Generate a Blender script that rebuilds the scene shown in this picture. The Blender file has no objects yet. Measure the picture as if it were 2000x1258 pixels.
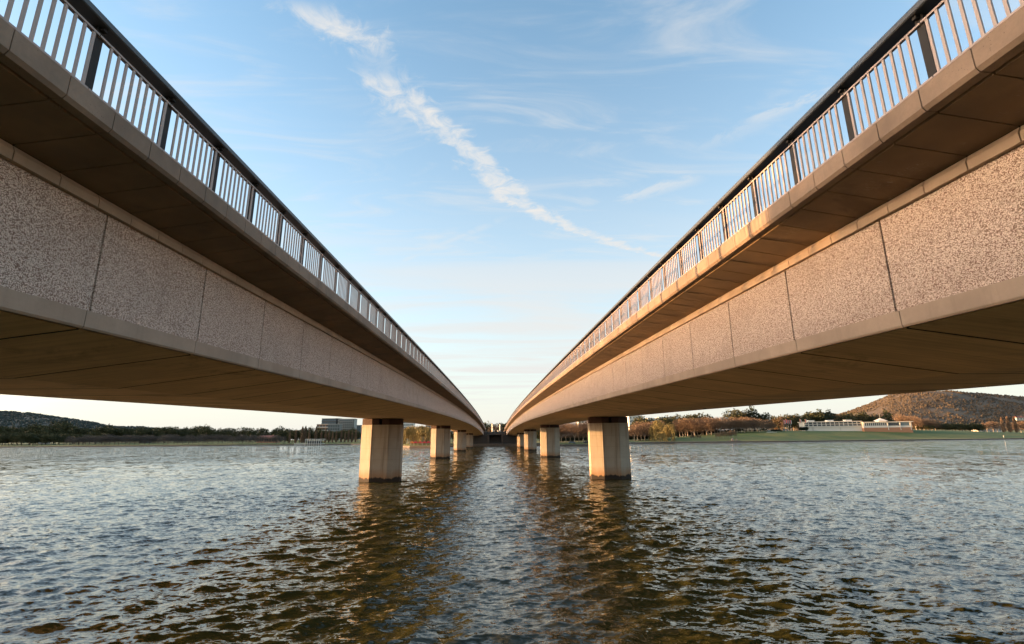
import bpy, math, random
import numpy as np
from mathutils import noise as mnoise
from mathutils import Vector, Matrix
R = math.radians
SC = bpy.context.scene
COL = SC.collection
rnd = random.Random(7)

# ------------------------------------------------------------------ camera
CAMH = 4.74                      # height of the lens above the lake
CX = -0.175                      # sideways offset from the midline between the bridges
F, VH, ROLL, UX = 950.0, 855.1, 0.0093, 964.3   # focal length, horizon, roll, bridge axis measured on a 2000 px wide print
TH = math.atan((VH - 629) / F)
PS = math.atan((UX - 1000) / (F / math.cos(TH)))

def direction(x, y):
    """world direction of the print point x right / y up from its centre"""
    c, s = math.cos(ROLL), math.sin(ROLL)
    x, y = x * c + y * s, -x * s + y * c
    Y = F * math.cos(TH) - y * math.sin(TH)
    Z = F * math.sin(TH) + y * math.cos(TH)
    return Vector((x * math.cos(PS) - Y * math.sin(PS), x * math.sin(PS) + Y * math.cos(PS), Z))

fwd = direction(0, 0).normalized()
right = (direction(1000, 0) - direction(0, 0)).normalized()
up = right.cross(fwd).normalized()
cam = bpy.data.cameras.new('camera')
cam.sensor_width = 36.0
cam.lens = F * 36.0 / 2000.0
cam.clip_start = 0.1
cam.clip_end = 20000
cob = bpy.data.objects.new('camera', cam)
COL.objects.link(cob)
m3 = Matrix((right, up, -fwd)).transposed()
cob.matrix_world = Matrix.Translation((CX, 0, CAMH)) @ m3.to_4x4()
SC.camera = cob

# ------------------------------------------------------------------ light
SUN_EL, SUN_AZ = 3.7, 9.0        # degrees above the horizon; degrees ahead of due left
world = bpy.data.worlds.new('World')
SC.world = world
world.use_nodes = True
world.cycles.sampling_method = 'MANUAL'
world.cycles.sample_map_resolution = 256
sun = bpy.data.lights.new('sun', 'SUN')
sun.energy = 2.9
sun.angle = R(0.5)
sun.color = (0.92, 0.50, 0.20)
sob = bpy.data.objects.new('sun', sun)
COL.objects.link(sob)
to_sun = Vector((-math.cos(R(SUN_AZ)) * math.cos(R(SUN_EL)), math.sin(R(SUN_AZ)) * math.cos(R(SUN_EL)), math.sin(R(SUN_EL))))
sob.rotation_euler = to_sun.to_track_quat('Z', 'Y').to_euler()
sob.location = (-60, 0, 40)
SC.view_settings.view_transform = 'Standard'
SC.view_settings.look = 'None'
SC.view_settings.gamma = 1.0
SC.view_settings.use_curve_mapping = False
SC.view_settings.exposure = 2.55
SKY_STRENGTH = 0.15

def nd(nt, typ, **kw):
    n = nt.nodes.new(typ)
    for k, v in kw.items():
        setattr(n, k, v)
    return n

def mth(nt, op, a, b=None, c=None, clamp=False):
    n = nt.nodes.new('ShaderNodeMath')
    n.operation = op
    n.use_clamp = clamp
    for i, v in enumerate((a, b, c)):
        if v is None:
            continue
        if isinstance(v, (int, float)):
            n.inputs[i].default_value = v
        else:
            nt.links.new(v, n.inputs[i])
    return n.outputs[0]

def sstep(nt, v, lo, hi, a=0.0, b=1.0):
    n = nt.nodes.new('ShaderNodeMapRange')
    n.interpolation_type = 'SMOOTHSTEP'
    nt.links.new(v, n.inputs[0])
    n.inputs[1].default_value = lo
    n.inputs[2].default_value = hi
    n.inputs[3].default_value = a
    n.inputs[4].default_value = b
    return n.outputs[0]

def mixc(nt, fac, a, b, mode='MIX'):
    n = nt.nodes.new('ShaderNodeMix')
    n.data_type = 'RGBA'
    n.blend_type = mode
    if isinstance(fac, (int, float)):
        n.inputs[0].default_value = fac
    else:
        nt.links.new(fac, n.inputs[0])
    for i, v in ((6, a), (7, b)):
        if isinstance(v, tuple):
            n.inputs[i].default_value = (*v, 1) if len(v) == 3 else v
        else:
            nt.links.new(v, n.inputs[i])
    return n.outputs[2]

def noise(nt, vec, scale, detail=4, rough=0.55, dist=0.0):
    n = nt.nodes.new('ShaderNodeTexNoise')
    if vec is not None:
        nt.links.new(vec, n.inputs['Vector'])
    n.inputs['Scale'].default_value = scale
    n.inputs['Detail'].default_value = detail
    n.inputs['Roughness'].default_value = rough
    n.inputs['Distortion'].default_value = dist
    return n.outputs[0]

def combine(nt, x, y, z=0.0):
    n = nt.nodes.new('ShaderNodeCombineXYZ')
    for i, v in enumerate((x, y, z)):
        if isinstance(v, (int, float)):
            n.inputs[i].default_value = v
        else:
            nt.links.new(v, n.inputs[i])
    return n.outputs[0]

def build_world():
    nt = world.node_tree
    nt.nodes.clear()
    out = nd(nt, 'ShaderNodeOutputWorld')
    bg = nd(nt, 'ShaderNodeBackground')
    bg.inputs[1].default_value = SKY_STRENGTH
    nt.links.new(bg.outputs[0], out.inputs[0])
    sky = nd(nt, 'ShaderNodeTexSky', sky_type='NISHITA')
    sky.sun_disc = False
    sky.sun_elevation = R(SUN_EL)
    sky.sun_rotation = R(-90 + SUN_AZ)
    sky.altitude = 600
    sky.air_density = 1.0
    sky.dust_density = 0.6
    sky.ozone_density = 2.0
    tc = nd(nt, 'ShaderNodeTexCoord')
    sep = nd(nt, 'ShaderNodeSeparateXYZ')
    nt.links.new(tc.outputs['Generated'], sep.inputs[0])
    x, y, z = sep.outputs
    zz = mth(nt, 'MAXIMUM', z, 0.04)
    px = mth(nt, 'DIVIDE', x, zz)
    py = mth(nt, 'DIVIDE', y, zz)
    P = combine(nt, px, py)
    above = sstep(nt, z, 0.02, 0.12)
    ahead = sstep(nt, y, 0.0, 0.1)
    # the long ragged trail of cloud: a curve px = g(py) on the cloud plane
    fc = nd(nt, 'ShaderNodeFloatCurve')
    pts = [(0.90, -0.50), (0.968, -0.433), (1.066, -0.351), (1.193, -0.299), (1.301, -0.275), (1.425, -0.179), (1.605, -0.068),
           (1.896, 0.074), (2.092, 0.249), (2.246, 0.419), (2.394, 0.635), (2.578, 0.944), (2.75, 1.25)]
    cur = fc.mapping.curves[0]
    S = lambda a: ((a[0] - 0.8) / 2.2, (a[1] + 1) / 3)
    q = [S(p) for p in pts]
    cur.points[0].location = q[0]
    cur.points[1].location = q[-1]
    for p in q[1:-1]:
        cur.points.new(*p)
    fc.mapping.update()
    fin = mth(nt, 'MULTIPLY', mth(nt, 'SUBTRACT', py, 0.8), 1 / 2.2)
    nt.links.new(fin, fc.inputs['Value'])
    g = mth(nt, 'SUBTRACT', mth(nt, 'MULTIPLY', fc.outputs[0], 3.0), 1.0)
    n1 = noise(nt, P, 5.0, 6, 0.6, 0.6)
    n2 = noise(nt, P, 13.0, 10, 0.66, 0.9)
    d = mth(nt, 'SUBTRACT', px, g)
    d = mth(nt, 'ADD', d, mth(nt, 'MULTIPLY', mth(nt, 'SUBTRACT', n1, 0.5), 0.22))
    d = mth(nt, 'ABSOLUTE', d)
    wn = mth(nt, 'MULTIPLY', sstep(nt, py, 1.3, 1.8, 0.135, 0.125), sstep(nt, py, 1.9, 2.6, 1.0, 0.80))
    dn = mth(nt, 'DIVIDE', d, wn)
    m = sstep(nt, dn, 1.35, 0.0)
    m = mth(nt, 'ADD', m, mth(nt, 'MULTIPLY', mth(nt, 'SUBTRACT', n2, 0.56), 2.4))
    m = sstep(nt, m, 0.22, 1.25)
    edge = sstep(nt, dn, 1.8, 0.9)
    m = mth(nt, 'MULTIPLY', m, edge)
    m = mth(nt, 'MULTIPLY', m, sstep(nt, py, 0.93, 1.0))
    m = mth(nt, 'MULTIPLY', m, sstep(nt, py, 3.3, 2.4))
    # gap near its upper end
    gap = mth(nt, 'SUBTRACT', 1.0, mth(nt, 'MULTIPLY', sstep(nt, mth(nt, 'ABSOLUTE', mth(nt, 'SUBTRACT', py, 1.15)), 0.08, 0.0), 0.75))
    m = mth(nt, 'MULTIPLY', m, gap)
    m = mth(nt, 'MULTIPLY', m, 0.80)

    def trail(a, b, width, amount, wob=0.08, sc=9):
        ax, ay = a; bx, by = b
        L = math.hypot(bx - ax, by - ay)
        ux_, uy_ = (bx - ax) / L, (by - ay) / L
        rx = mth(nt, 'SUBTRACT', px, ax); ry = mth(nt, 'SUBTRACT', py, ay)
        t = mth(nt, 'ADD', mth(nt, 'MULTIPLY', rx, ux_), mth(nt, 'MULTIPLY', ry, uy_))
        s = mth(nt, 'SUBTRACT', mth(nt, 'MULTIPLY', rx, -uy_), mth(nt, 'MULTIPLY', ry, -ux_))
        nn = noise(nt, P, sc, 6, 0.65, 1.0)
        s = mth(nt, 'ABSOLUTE', mth(nt, 'ADD', s, mth(nt, 'MULTIPLY', mth(nt, 'SUBTRACT', nn, 0.5), wob)))
        k = sstep(nt, s, width, 0.0)
        k = mth(nt, 'MULTIPLY', k, sstep(nt, t, -0.15 * L, 0.2 * L))
        k = mth(nt, 'MULTIPLY', k, sstep(nt, t, 1.15 * L, 0.8 * L))
        k = mth(nt, 'MULTIPLY', k, sstep(nt, nn, 0.3, 0.62))
        return mth(nt, 'MULTIPLY', k, amount)

    extra = trail((-0.80, 2.95), (0.03, 2.12), 0.05, 0.35, 0.06, 4)
    for a in (((0.84, 1.385), (1.03, 1.19), 0.055, 0.5, 0.16, 9), ((0.54, 1.93), (0.82, 1.72), 0.075, 0.5, 0.2, 6),
              ((0.70, 1.55), (0.95, 1.33), 0.07, 0.22, 0.2, 7)):
        extra = mth(nt, 'MAXIMUM', extra, trail(*a))
    # thin high cirrus
    mp = nd(nt, 'ShaderNodeMapping')
    mp.inputs['Rotation'].default_value = (0, 0, R(35))
    mp.inputs['Scale'].default_value = (1.0, 3.2, 1.0)
    nt.links.new(P, mp.inputs[0])
    n3 = noise(nt, mp.outputs[0], 1.3, 7, 0.6, 1.2)
    mp2 = nd(nt, 'ShaderNodeMapping')
    mp2.inputs['Rotation'].default_value = (0, 0, R(-20))
    mp2.inputs['Scale'].default_value = (0.35, 1.3, 1.0)
    nt.links.new(P, mp2.inputs[0])
    n4 = noise(nt, mp2.outputs[0], 0.9, 6, 0.55, 0.8)
    cir = mth(nt, 'MULTIPLY', sstep(nt, n3, 0.44, 0.78), 0.48)
    low = mth(nt, 'MULTIPLY', sstep(nt, n4, 0.36, 0.68), sstep(nt, z, 0.50, 0.18, 0.0, 0.90))
    c = mth(nt, 'MAXIMUM', cir, low)
    c = mth(nt, 'MAXIMUM', c, extra)
    c = mth(nt, 'ADD', c, m, clamp=True)
    c = mth(nt, 'MULTIPLY', c, above)
    # thin milky veil low over the whole horizon
    veil = mth(nt, 'MULTIPLY', mth(nt, 'POWER', mth(nt, 'SUBTRACT', 1.0, mth(nt, 'MAXIMUM', z, 0.0), clamp=True), 2.05), VEIL)
    col = mixc(nt, veil, sky.outputs[0], VEIL_COL)
    col = mixc(nt, 1.0, col, SKY_TINT, 'MULTIPLY')
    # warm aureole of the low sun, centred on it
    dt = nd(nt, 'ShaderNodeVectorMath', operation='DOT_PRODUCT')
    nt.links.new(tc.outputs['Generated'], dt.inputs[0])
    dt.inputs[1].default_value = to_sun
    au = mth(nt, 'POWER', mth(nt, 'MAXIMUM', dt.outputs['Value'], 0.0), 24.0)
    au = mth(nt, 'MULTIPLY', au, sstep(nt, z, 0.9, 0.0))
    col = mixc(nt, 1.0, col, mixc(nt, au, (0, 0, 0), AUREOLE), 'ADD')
    col = mixc(nt, c, col, CLOUD_COL)
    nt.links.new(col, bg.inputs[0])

SKY_TINT = (0.85, 0.925, 0.885)
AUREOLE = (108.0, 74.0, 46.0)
VEIL, VEIL_COL, CLOUD_COL = 1.0, (1.20, 1.085, 1.08), (0.98, 0.96, 0.93)
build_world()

# ------------------------------------------------------------------ materials
def new_mat(name):
    m = bpy.data.materials.new(name)
    m.use_nodes = True
    nt = m.node_tree
    b = nt.nodes['Principled BSDF']
    tc = nd(nt, 'ShaderNodeTexCoord')
    return m, nt, b, tc.outputs['Object']

def bump(nt, b, h, strength, dist=0.02):
    n = nd(nt, 'ShaderNodeBump')
    n.inputs['Strength'].default_value = strength
    n.inputs['Distance'].default_value = dist
    nt.links.new(h, n.inputs['Height'])
    nt.links.new(n.outputs[0], b.inputs['Normal'])
    return n

def mapping(nt, v, scale, rot=(0, 0, 0)):
    n = nd(nt, 'ShaderNodeMapping')
    n.inputs['Scale'].default_value = scale
    n.inputs['Rotation'].default_value = rot
    nt.links.new(v, n.inputs[0])
    return n.outputs[0]

def concrete(name, base, vary=0.25, streak=0.35, grain=1.0, stain=(0.10, 0.075, 0.05), rough=0.85, pits=0.0, board=None):
    m, nt, b, o = new_mat(name)
    n1 = noise(nt, o, 0.7, 6, 0.6)
    n2 = noise(nt, o, 14.0 * grain, 5, 0.7)
    dark = tuple(c * (1 - vary) for c in base)
    lite = tuple(min(1, c * (1 + vary * 0.6)) for c in base)
    c = mixc(nt, sstep(nt, n1, 0.3, 0.7), dark, lite)
    c = mixc(nt, mth(nt, 'MULTIPLY', sstep(nt, n2, 0.35, 0.7), 0.30), c, dark)
    # rain streaks running down
    st = noise(nt, mapping(nt, o, (5.0, 5.0, 0.35)), 1.0, 5, 0.65)
    c = mixc(nt, mth(nt, 'MULTIPLY', sstep(nt, st, 0.52, 0.78), streak), c, stain)
    h = n2
    if pits:
        v = nd(nt, 'ShaderNodeTexVoronoi')
        v.inputs['Scale'].default_value = 22
        nt.links.new(o, v.inputs['Vector'])
        pm = mth(nt, 'MULTIPLY', sstep(nt, v.outputs['Distance'], 0.16, 0.08), sstep(nt, noise(nt, o, 2.2, 3), 0.5, 0.62))
        c = mixc(nt, mth(nt, 'MULTIPLY', pm, pits), c, (0.05, 0.035, 0.025))
        h = mth(nt, 'SUBTRACT', h, pm)
    if board:
        bn = noise(nt, mapping(nt, o, board), 1.0, 5, 0.6)
        c = mixc(nt, mth(nt, 'MULTIPLY', sstep(nt, bn, 0.35, 0.7), 0.55), c, stain)
        pn = noise(nt, o, 0.28, 6, 0.72, 1.2)
        c = mixc(nt, mth(nt, 'MULTIPLY', sstep(nt, pn, 0.54, 0.66), 0.5), c, tuple(k * 0.6 for k in stain))
        h = mth(nt, 'ADD', h, bn)
    nt.links.new(c, b.inputs['Base Color'])
    b.inputs['Roughness'].default_value = rough
    bump(nt, b, h, 0.25, 0.01)
    return m

def aggregate():
    m, nt, b, o = new_mat('exposed_aggregate')
    v = nd(nt, 'ShaderNodeTexVoronoi')
    v.inputs['Scale'].default_value = 72
    v.inputs['Randomness'].default_value = 1.0
    w = noise(nt, o, 30, 2)
    off = nd(nt, 'ShaderNodeVectorMath', operation='ADD')
    nt.links.new(o, off.inputs[0])
    nt.links.new(combine(nt, mth(nt, 'MULTIPLY', w, 0.015), mth(nt, 'MULTIPLY', w, -0.015), mth(nt, 'MULTIPLY', w, 0.01)), off.inputs[1])
    nt.links.new(off.outputs[0], v.inputs['Vector'])
    peb = sstep(nt, v.outputs['Distance'], 0.74, 0.56)
    sc = nd(nt, 'ShaderNodeSeparateColor')
    nt.links.new(v.outputs['Color'], sc.inputs[0])
    shade = mixc(nt, sc.outputs[0], (0.60, 0.455, 0.355), (0.84, 0.68, 0.56))
    shade = mixc(nt, sstep(nt, sc.outputs[1], 0.70, 0.76), shade, (0.24, 0.13, 0.09))
    matrix = mixc(nt, noise(nt, o, 3, 4), (0.22, 0.135, 0.095), (0.31, 0.20, 0.145))
    big = noise(nt, o, 0.9, 5, 0.6)
    c = mixc(nt, peb, matrix, shade)
    c = mixc(nt, mth(nt, 'MULTIPLY', sstep(nt, big, 0.45, 0.75), 0.25), c, (0.22, 0.15, 0.11))
    nt.links.new(c, b.inputs['Base Color'])
    b.inputs['Roughness'].default_value = 0.8
    bump(nt, b, peb, 0.7, 0.012)
    return m

def plain(name, base, rough=0.6, metal=0.0, vary=0.12, scale=6.0, spec=0.5):
    m, nt, b, o = new_mat(name)
    n = noise(nt, o, scale, 4)
    c = mixc(nt, n, tuple(x * (1 - vary) for x in base), tuple(min(1, x * (1 + vary)) for x in base))
    nt.links.new(c, b.inputs['Base Color'])
    b.inputs['Roughness'].default_value = rough
    b.inputs['Metallic'].default_value = metal
    b.inputs['Specular IOR Level'].default_value = spec
    return m

def foliage(name, a, bcol, scale=0.3):
    m, nt, b, o = new_mat(name)
    geo = nd(nt, 'ShaderNodeNewGeometry')
    n = noise(nt, geo.outputs['Position'], scale, 3)
    oi = nd(nt, 'ShaderNodeObjectInfo')
    k = mth(nt, 'ADD', mth(nt, 'MULTIPLY', sstep(nt, n, 0.3, 0.7), 0.7), mth(nt, 'MULTIPLY', oi.outputs['Random'], 0.3))
    c = mixc(nt, k, a, bcol)
    nt.links.new(c, b.inputs['Base Color'])
    b.inputs['Roughness'].default_value = 0.75
    b.inputs['Specular IOR Level'].default_value = 0.25
    return m

def pier_mat():
    m, nt, b, o = new_mat('pier_concrete')
    sep = nd(nt, 'ShaderNodeSeparateXYZ')
    nt.links.new(o, sep.inputs[0])
    st = noise(nt, mapping(nt, o, (3.2, 3.2, 0.12)), 1.0, 6, 0.65)
    n1 = noise(nt, o, 1.2, 6, 0.6)
    n2 = noise(nt, o, 20, 4, 0.7)
    c = mixc(nt, n1, (0.34, 0.28, 0.21), (0.45, 0.385, 0.30))
    c = mixc(nt, mth(nt, 'MULTIPLY', sstep(nt, st, 0.48, 0.68), 0.62), c, (0.19, 0.13, 0.085))
    # pour lines every 1.2 m and board marks
    fz = mth(nt, 'FRACT', mth(nt, 'MULTIPLY', sep.outputs[2], 1 / 1.22))
    ln = mth(nt, 'LESS_THAN', fz, 0.022)
    c = mixc(nt, mth(nt, 'MULTIPLY', ln, 0.30), c, (0.12, 0.09, 0.06))
    # water stain and weed with an irregular upper edge
    wz = mth(nt, 'ADD', sep.outputs[2], mth(nt, 'MULTIPLY', mth(nt, 'SUBTRACT', noise(nt, mapping(nt, o, (1.1, 1.1, 0.3)), 1.0, 5, 0.7), 0.5), 1.3))
    c = mixc(nt, sstep(nt, wz, 1.6, 0.35, 0.0, 0.8), c, (0.30, 0.15, 0.06))
    c = mixc(nt, sstep(nt, wz, 0.50, 0.38, 0.0, 0.97), c, (0.018, 0.012, 0.008))
    nt.links.new(c, b.inputs['Base Color'])
    b.inputs['Roughness'].default_value = 0.85
    bump(nt, b, mth(nt, 'ADD', n2, mth(nt, 'MULTIPLY', ln, -2.0)), 0.25, 0.01)
    return m

def water_mat():
    m, nt, b, o = new_mat('lake_water')
    geo = nd(nt, 'ShaderNodeNewGeometry')
    pos = geo.outputs['Position']
    n0 = noise(nt, pos, 0.05, 3)
    c = mixc(nt, n0, (0.036, 0.034, 0.009), (0.048, 0.044, 0.013))
    nt.links.new(c, b.inputs['Base Color'])
    b.inputs['Roughness'].default_value = 0.03
    b.inputs['IOR'].default_value = 1.36
    # ripples too small for the mesh: slopes given directly
    acc = geo.outputs['Normal']
    gust = sstep(nt, noise(nt, mapping(nt, pos, (0.35, 1.3, 1.0), (0, 0, R(6))), 0.035, 5, 0.65, 0.6), 0.36, 0.64, 0.6, 1.3)
    ln_ = nd(nt, 'ShaderNodeVectorMath', operation='LENGTH')
    nt.links.new(pos, ln_.inputs[0])
    far = sstep(nt, ln_.outputs['Value'], 25.0, 130.0)      # the relief mesh coarsens outwards, the ripples take over
    for sc, rot, ym, n0_, n1_, sx, sy, ds in ((3.0, -16, 1.9, 1.0, 0.55, 0.75, 1.20, 0.7), (8.0, 8, 1.9, 0.5, 0.25, 0.6, 0.8, 0.5), (1.1, 12, 1.9, 0.25, 0.9, 0.55, 0.9, 0.6),
                                              (0.85, 5, 0.45, 0.0, 1.0, 0.35, 0.80, 0.4), (0.27, -4, 0.35, 0.0, 1.0, 0.25, 0.55, 0.4)):
        t = nd(nt, 'ShaderNodeTexNoise')
        t.inputs['Scale'].default_value = sc
        t.inputs['Detail'].default_value = 2
        t.inputs['Roughness'].default_value = 0.55
        t.inputs['Distortion'].default_value = ds
        nt.links.new(mapping(nt, pos, (1.0, ym, 1.0), (0, 0, R(rot))), t.inputs['Vector'])
        a = nd(nt, 'ShaderNodeVectorMath', operation='SUBTRACT')
        nt.links.new(t.outputs['Color'], a.inputs[0]); a.inputs[1].default_value = (0.5, 0.5, 0.5)
        c2 = nd(nt, 'ShaderNodeVectorMath', operation='MULTIPLY')
        nt.links.new(a.outputs[0], c2.inputs[0]); k_ = mth(nt, 'MULTIPLY', gust, mth(nt, 'ADD', n0_, mth(nt, 'MULTIPLY', far, n1_ - n0_))); nt.links.new(combine(nt, mth(nt, 'MULTIPLY', k_, sx), mth(nt, 'MULTIPLY', k_, sy)), c2.inputs[1])
        d2 = nd(nt, 'ShaderNodeVectorMath', operation='ADD')
        nt.links.new(acc, d2.inputs[0]); nt.links.new(c2.outputs[0], d2.inputs[1])
        acc = d2.outputs[0]
    nz = nd(nt, 'ShaderNodeVectorMath', operation='NORMALIZE')
    nt.links.new(acc, nz.inputs[0])
    nt.links.new(nz.outputs[0], b.inputs['Normal'])
    return m

M = {}
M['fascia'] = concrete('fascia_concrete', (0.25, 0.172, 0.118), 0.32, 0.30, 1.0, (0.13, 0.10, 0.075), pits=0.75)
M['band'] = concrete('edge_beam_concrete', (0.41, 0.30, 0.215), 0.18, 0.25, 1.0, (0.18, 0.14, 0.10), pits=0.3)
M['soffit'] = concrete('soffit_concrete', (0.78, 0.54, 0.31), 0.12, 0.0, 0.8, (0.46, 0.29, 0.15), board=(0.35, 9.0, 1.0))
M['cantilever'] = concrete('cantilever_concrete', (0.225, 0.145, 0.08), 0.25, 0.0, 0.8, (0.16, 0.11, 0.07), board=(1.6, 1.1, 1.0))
def efflorescence(m):
    nt = m.node_tree; b = nt.nodes['Principled BSDF']
    src = b.inputs['Base Color'].links[0].from_socket
    tc = [n for n in nt.nodes if n.type == 'TEX_COORD'][0].outputs['Object']
    a = noise(nt, mapping(nt, tc, (1.0, 0.35, 1.0)), 1.1, 5, 0.6, 0.5)
    f = noise(nt, mapping(nt, tc, (2.0, 8.0, 2.0)), 3.0, 7, 0.75, 1.5)
    k = mth(nt, 'MULTIPLY', sstep(nt, a, 0.56, 0.66), sstep(nt, f, 0.52, 0.66))
    nt.links.new(mixc(nt, mth(nt, 'MULTIPLY', k, 0.45), src, (0.42, 0.36, 0.29)), b.inputs['Base Color'])
efflorescence(M['cantilever'])
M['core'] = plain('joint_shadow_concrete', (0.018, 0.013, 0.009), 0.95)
M['aggregate'] = aggregate()
M['asphalt'] = plain('asphalt', (0.05, 0.05, 0.05), 0.9)
M['pier'] = pier_mat()
M['bearing'] = plain('bearing_concrete', (0.06, 0.03, 0.02), 0.9)
M['rail'] = plain('handrail_paint', (0.055, 0.058, 0.062), 0.42, 0.0, 0.2, 3.0)
M['post'] = plain('post_paint', (0.03, 0.027, 0.026), 0.7, 0.0, 0.2, 3.0, 0.2)
M['baluster'] = plain('baluster_aluminium', (0.36, 0.275, 0.235), 0.45, 0.1, 0.1, 5.0)
M['water'] = water_mat()
M['bolt'] = plain('bolt_steel', (0.08, 0.075, 0.07), 0.5, 0.6)
M['bark'] = plain('bark', (0.10, 0.075, 0.055), 0.9)
M['pale_bark'] = plain('pale_bark', (0.36, 0.29, 0.22), 0.9)
M['gum'] = foliage('gum_leaves', (0.026, 0.032, 0.012), (0.085, 0.075, 0.026))
M['conifer'] = foliage('conifer_needles', (0.018, 0.028, 0.013), (0.038, 0.046, 0.02))
M['twig'] = foliage('bare_twigs', (0.12, 0.075, 0.048), (0.22, 0.14, 0.085), 0.2)
M['twig_grey'] = foliage('grey_twigs', (0.075, 0.062, 0.055), (0.115, 0.096, 0.085), 0.2)
M['willow'] = foliage('willow_strands', (0.13, 0.105, 0.035), (0.22, 0.165, 0.055))
M['hedge'] = foliage('hedge_leaves', (0.014, 0.018, 0.009), (0.03, 0.036, 0.015))
M['white'] = plain('white_wall', (0.66, 0.61, 0.53), 0.6)
M['cream'] = plain('cream_wall', (0.55, 0.50, 0.42), 0.7)
M['grey'] = plain('grey_wall', (0.14, 0.15, 0.15), 0.7)
M['pale_grey'] = plain('pale_grey_wall', (0.34, 0.34, 0.32), 0.7)
M['glass'] = plain('window_glass', (0.035, 0.045, 0.05), 0.15, 0.0, 0.3)
M['blue_glass'] = plain('blue_glass', (0.10, 0.14, 0.16), 0.2, 0.0, 0.3)
M['dark'] = plain('dark_metal', (0.03, 0.03, 0.033), 0.5)
M['brick'] = plain('brick_wall', (0.36, 0.18, 0.10), 0.85)
M['tile'] = plain('red_tile', (0.24, 0.085, 0.06), 0.8)
M['red'] = plain('red_canvas', (0.55, 0.025, 0.03), 0.6)
M['orange'] = plain('orange_panel', (0.75, 0.20, 0.03), 0.6)
M['stone'] = plain('stone_blocks', (0.11, 0.085, 0.065), 0.9)
M['darkstone'] = plain('dark_stone', (0.075, 0.062, 0.052), 0.9)
M['path'] = plain('gravel_path', (0.33, 0.25, 0.19), 0.9)

def ground_mat():
    m, nt, b, o = new_mat('parkland_grass')
    n1 = noise(nt, o, 0.02, 5, 0.6)
    n2 = noise(nt, o, 0.35, 5, 0.7)
    c = mixc(nt, sstep(nt, n1, 0.40, 0.60), (0.050, 0.095, 0.009), (0.15, 0.14, 0.022))
    c = mixc(nt, mth(nt, 'MULTIPLY', sstep(nt, n2, 0.4, 0.7), 0.4), c, (0.05, 0.045, 0.02))
    nt.links.new(c, b.inputs['Base Color'])
    b.inputs['Roughness'].default_value = 0.95
    return m
M['grass'] = ground_mat()

def hill_mat(name, a, bc, cc, sc):
    m, nt, b, o = new_mat(name)
    n1 = noise(nt, o, sc, 6, 0.7)
    n2 = noise(nt, o, sc * 0.15, 4, 0.6)
    c = mixc(nt, sstep(nt, n1, 0.4, 0.6), a, bc)
    c = mixc(nt, sstep(nt, n2, 0.52, 0.66, 0, 0.6), c, cc)
    nt.links.new(c, b.inputs['Base Color'])
    b.inputs['Roughness'].default_value = 0.95
    return m
M['hill'] = hill_mat('hill_scrub', (0.07, 0.048, 0.029), (0.12, 0.08, 0.046), (0.15, 0.10, 0.055), 0.06)
M['hill_left'] = hill_mat('hill_forest', (0.026, 0.034, 0.029), (0.036, 0.044, 0.035), (0.04, 0.045, 0.036), 0.05)
M['scrub'] = foliage('scrub_crowns', (0.055, 0.041, 0.026), (0.088, 0.062, 0.038), 0.02)
M['forest'] = foliage('forest_crowns', (0.030, 0.038, 0.032), (0.05, 0.06, 0.046), 0.01)

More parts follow.
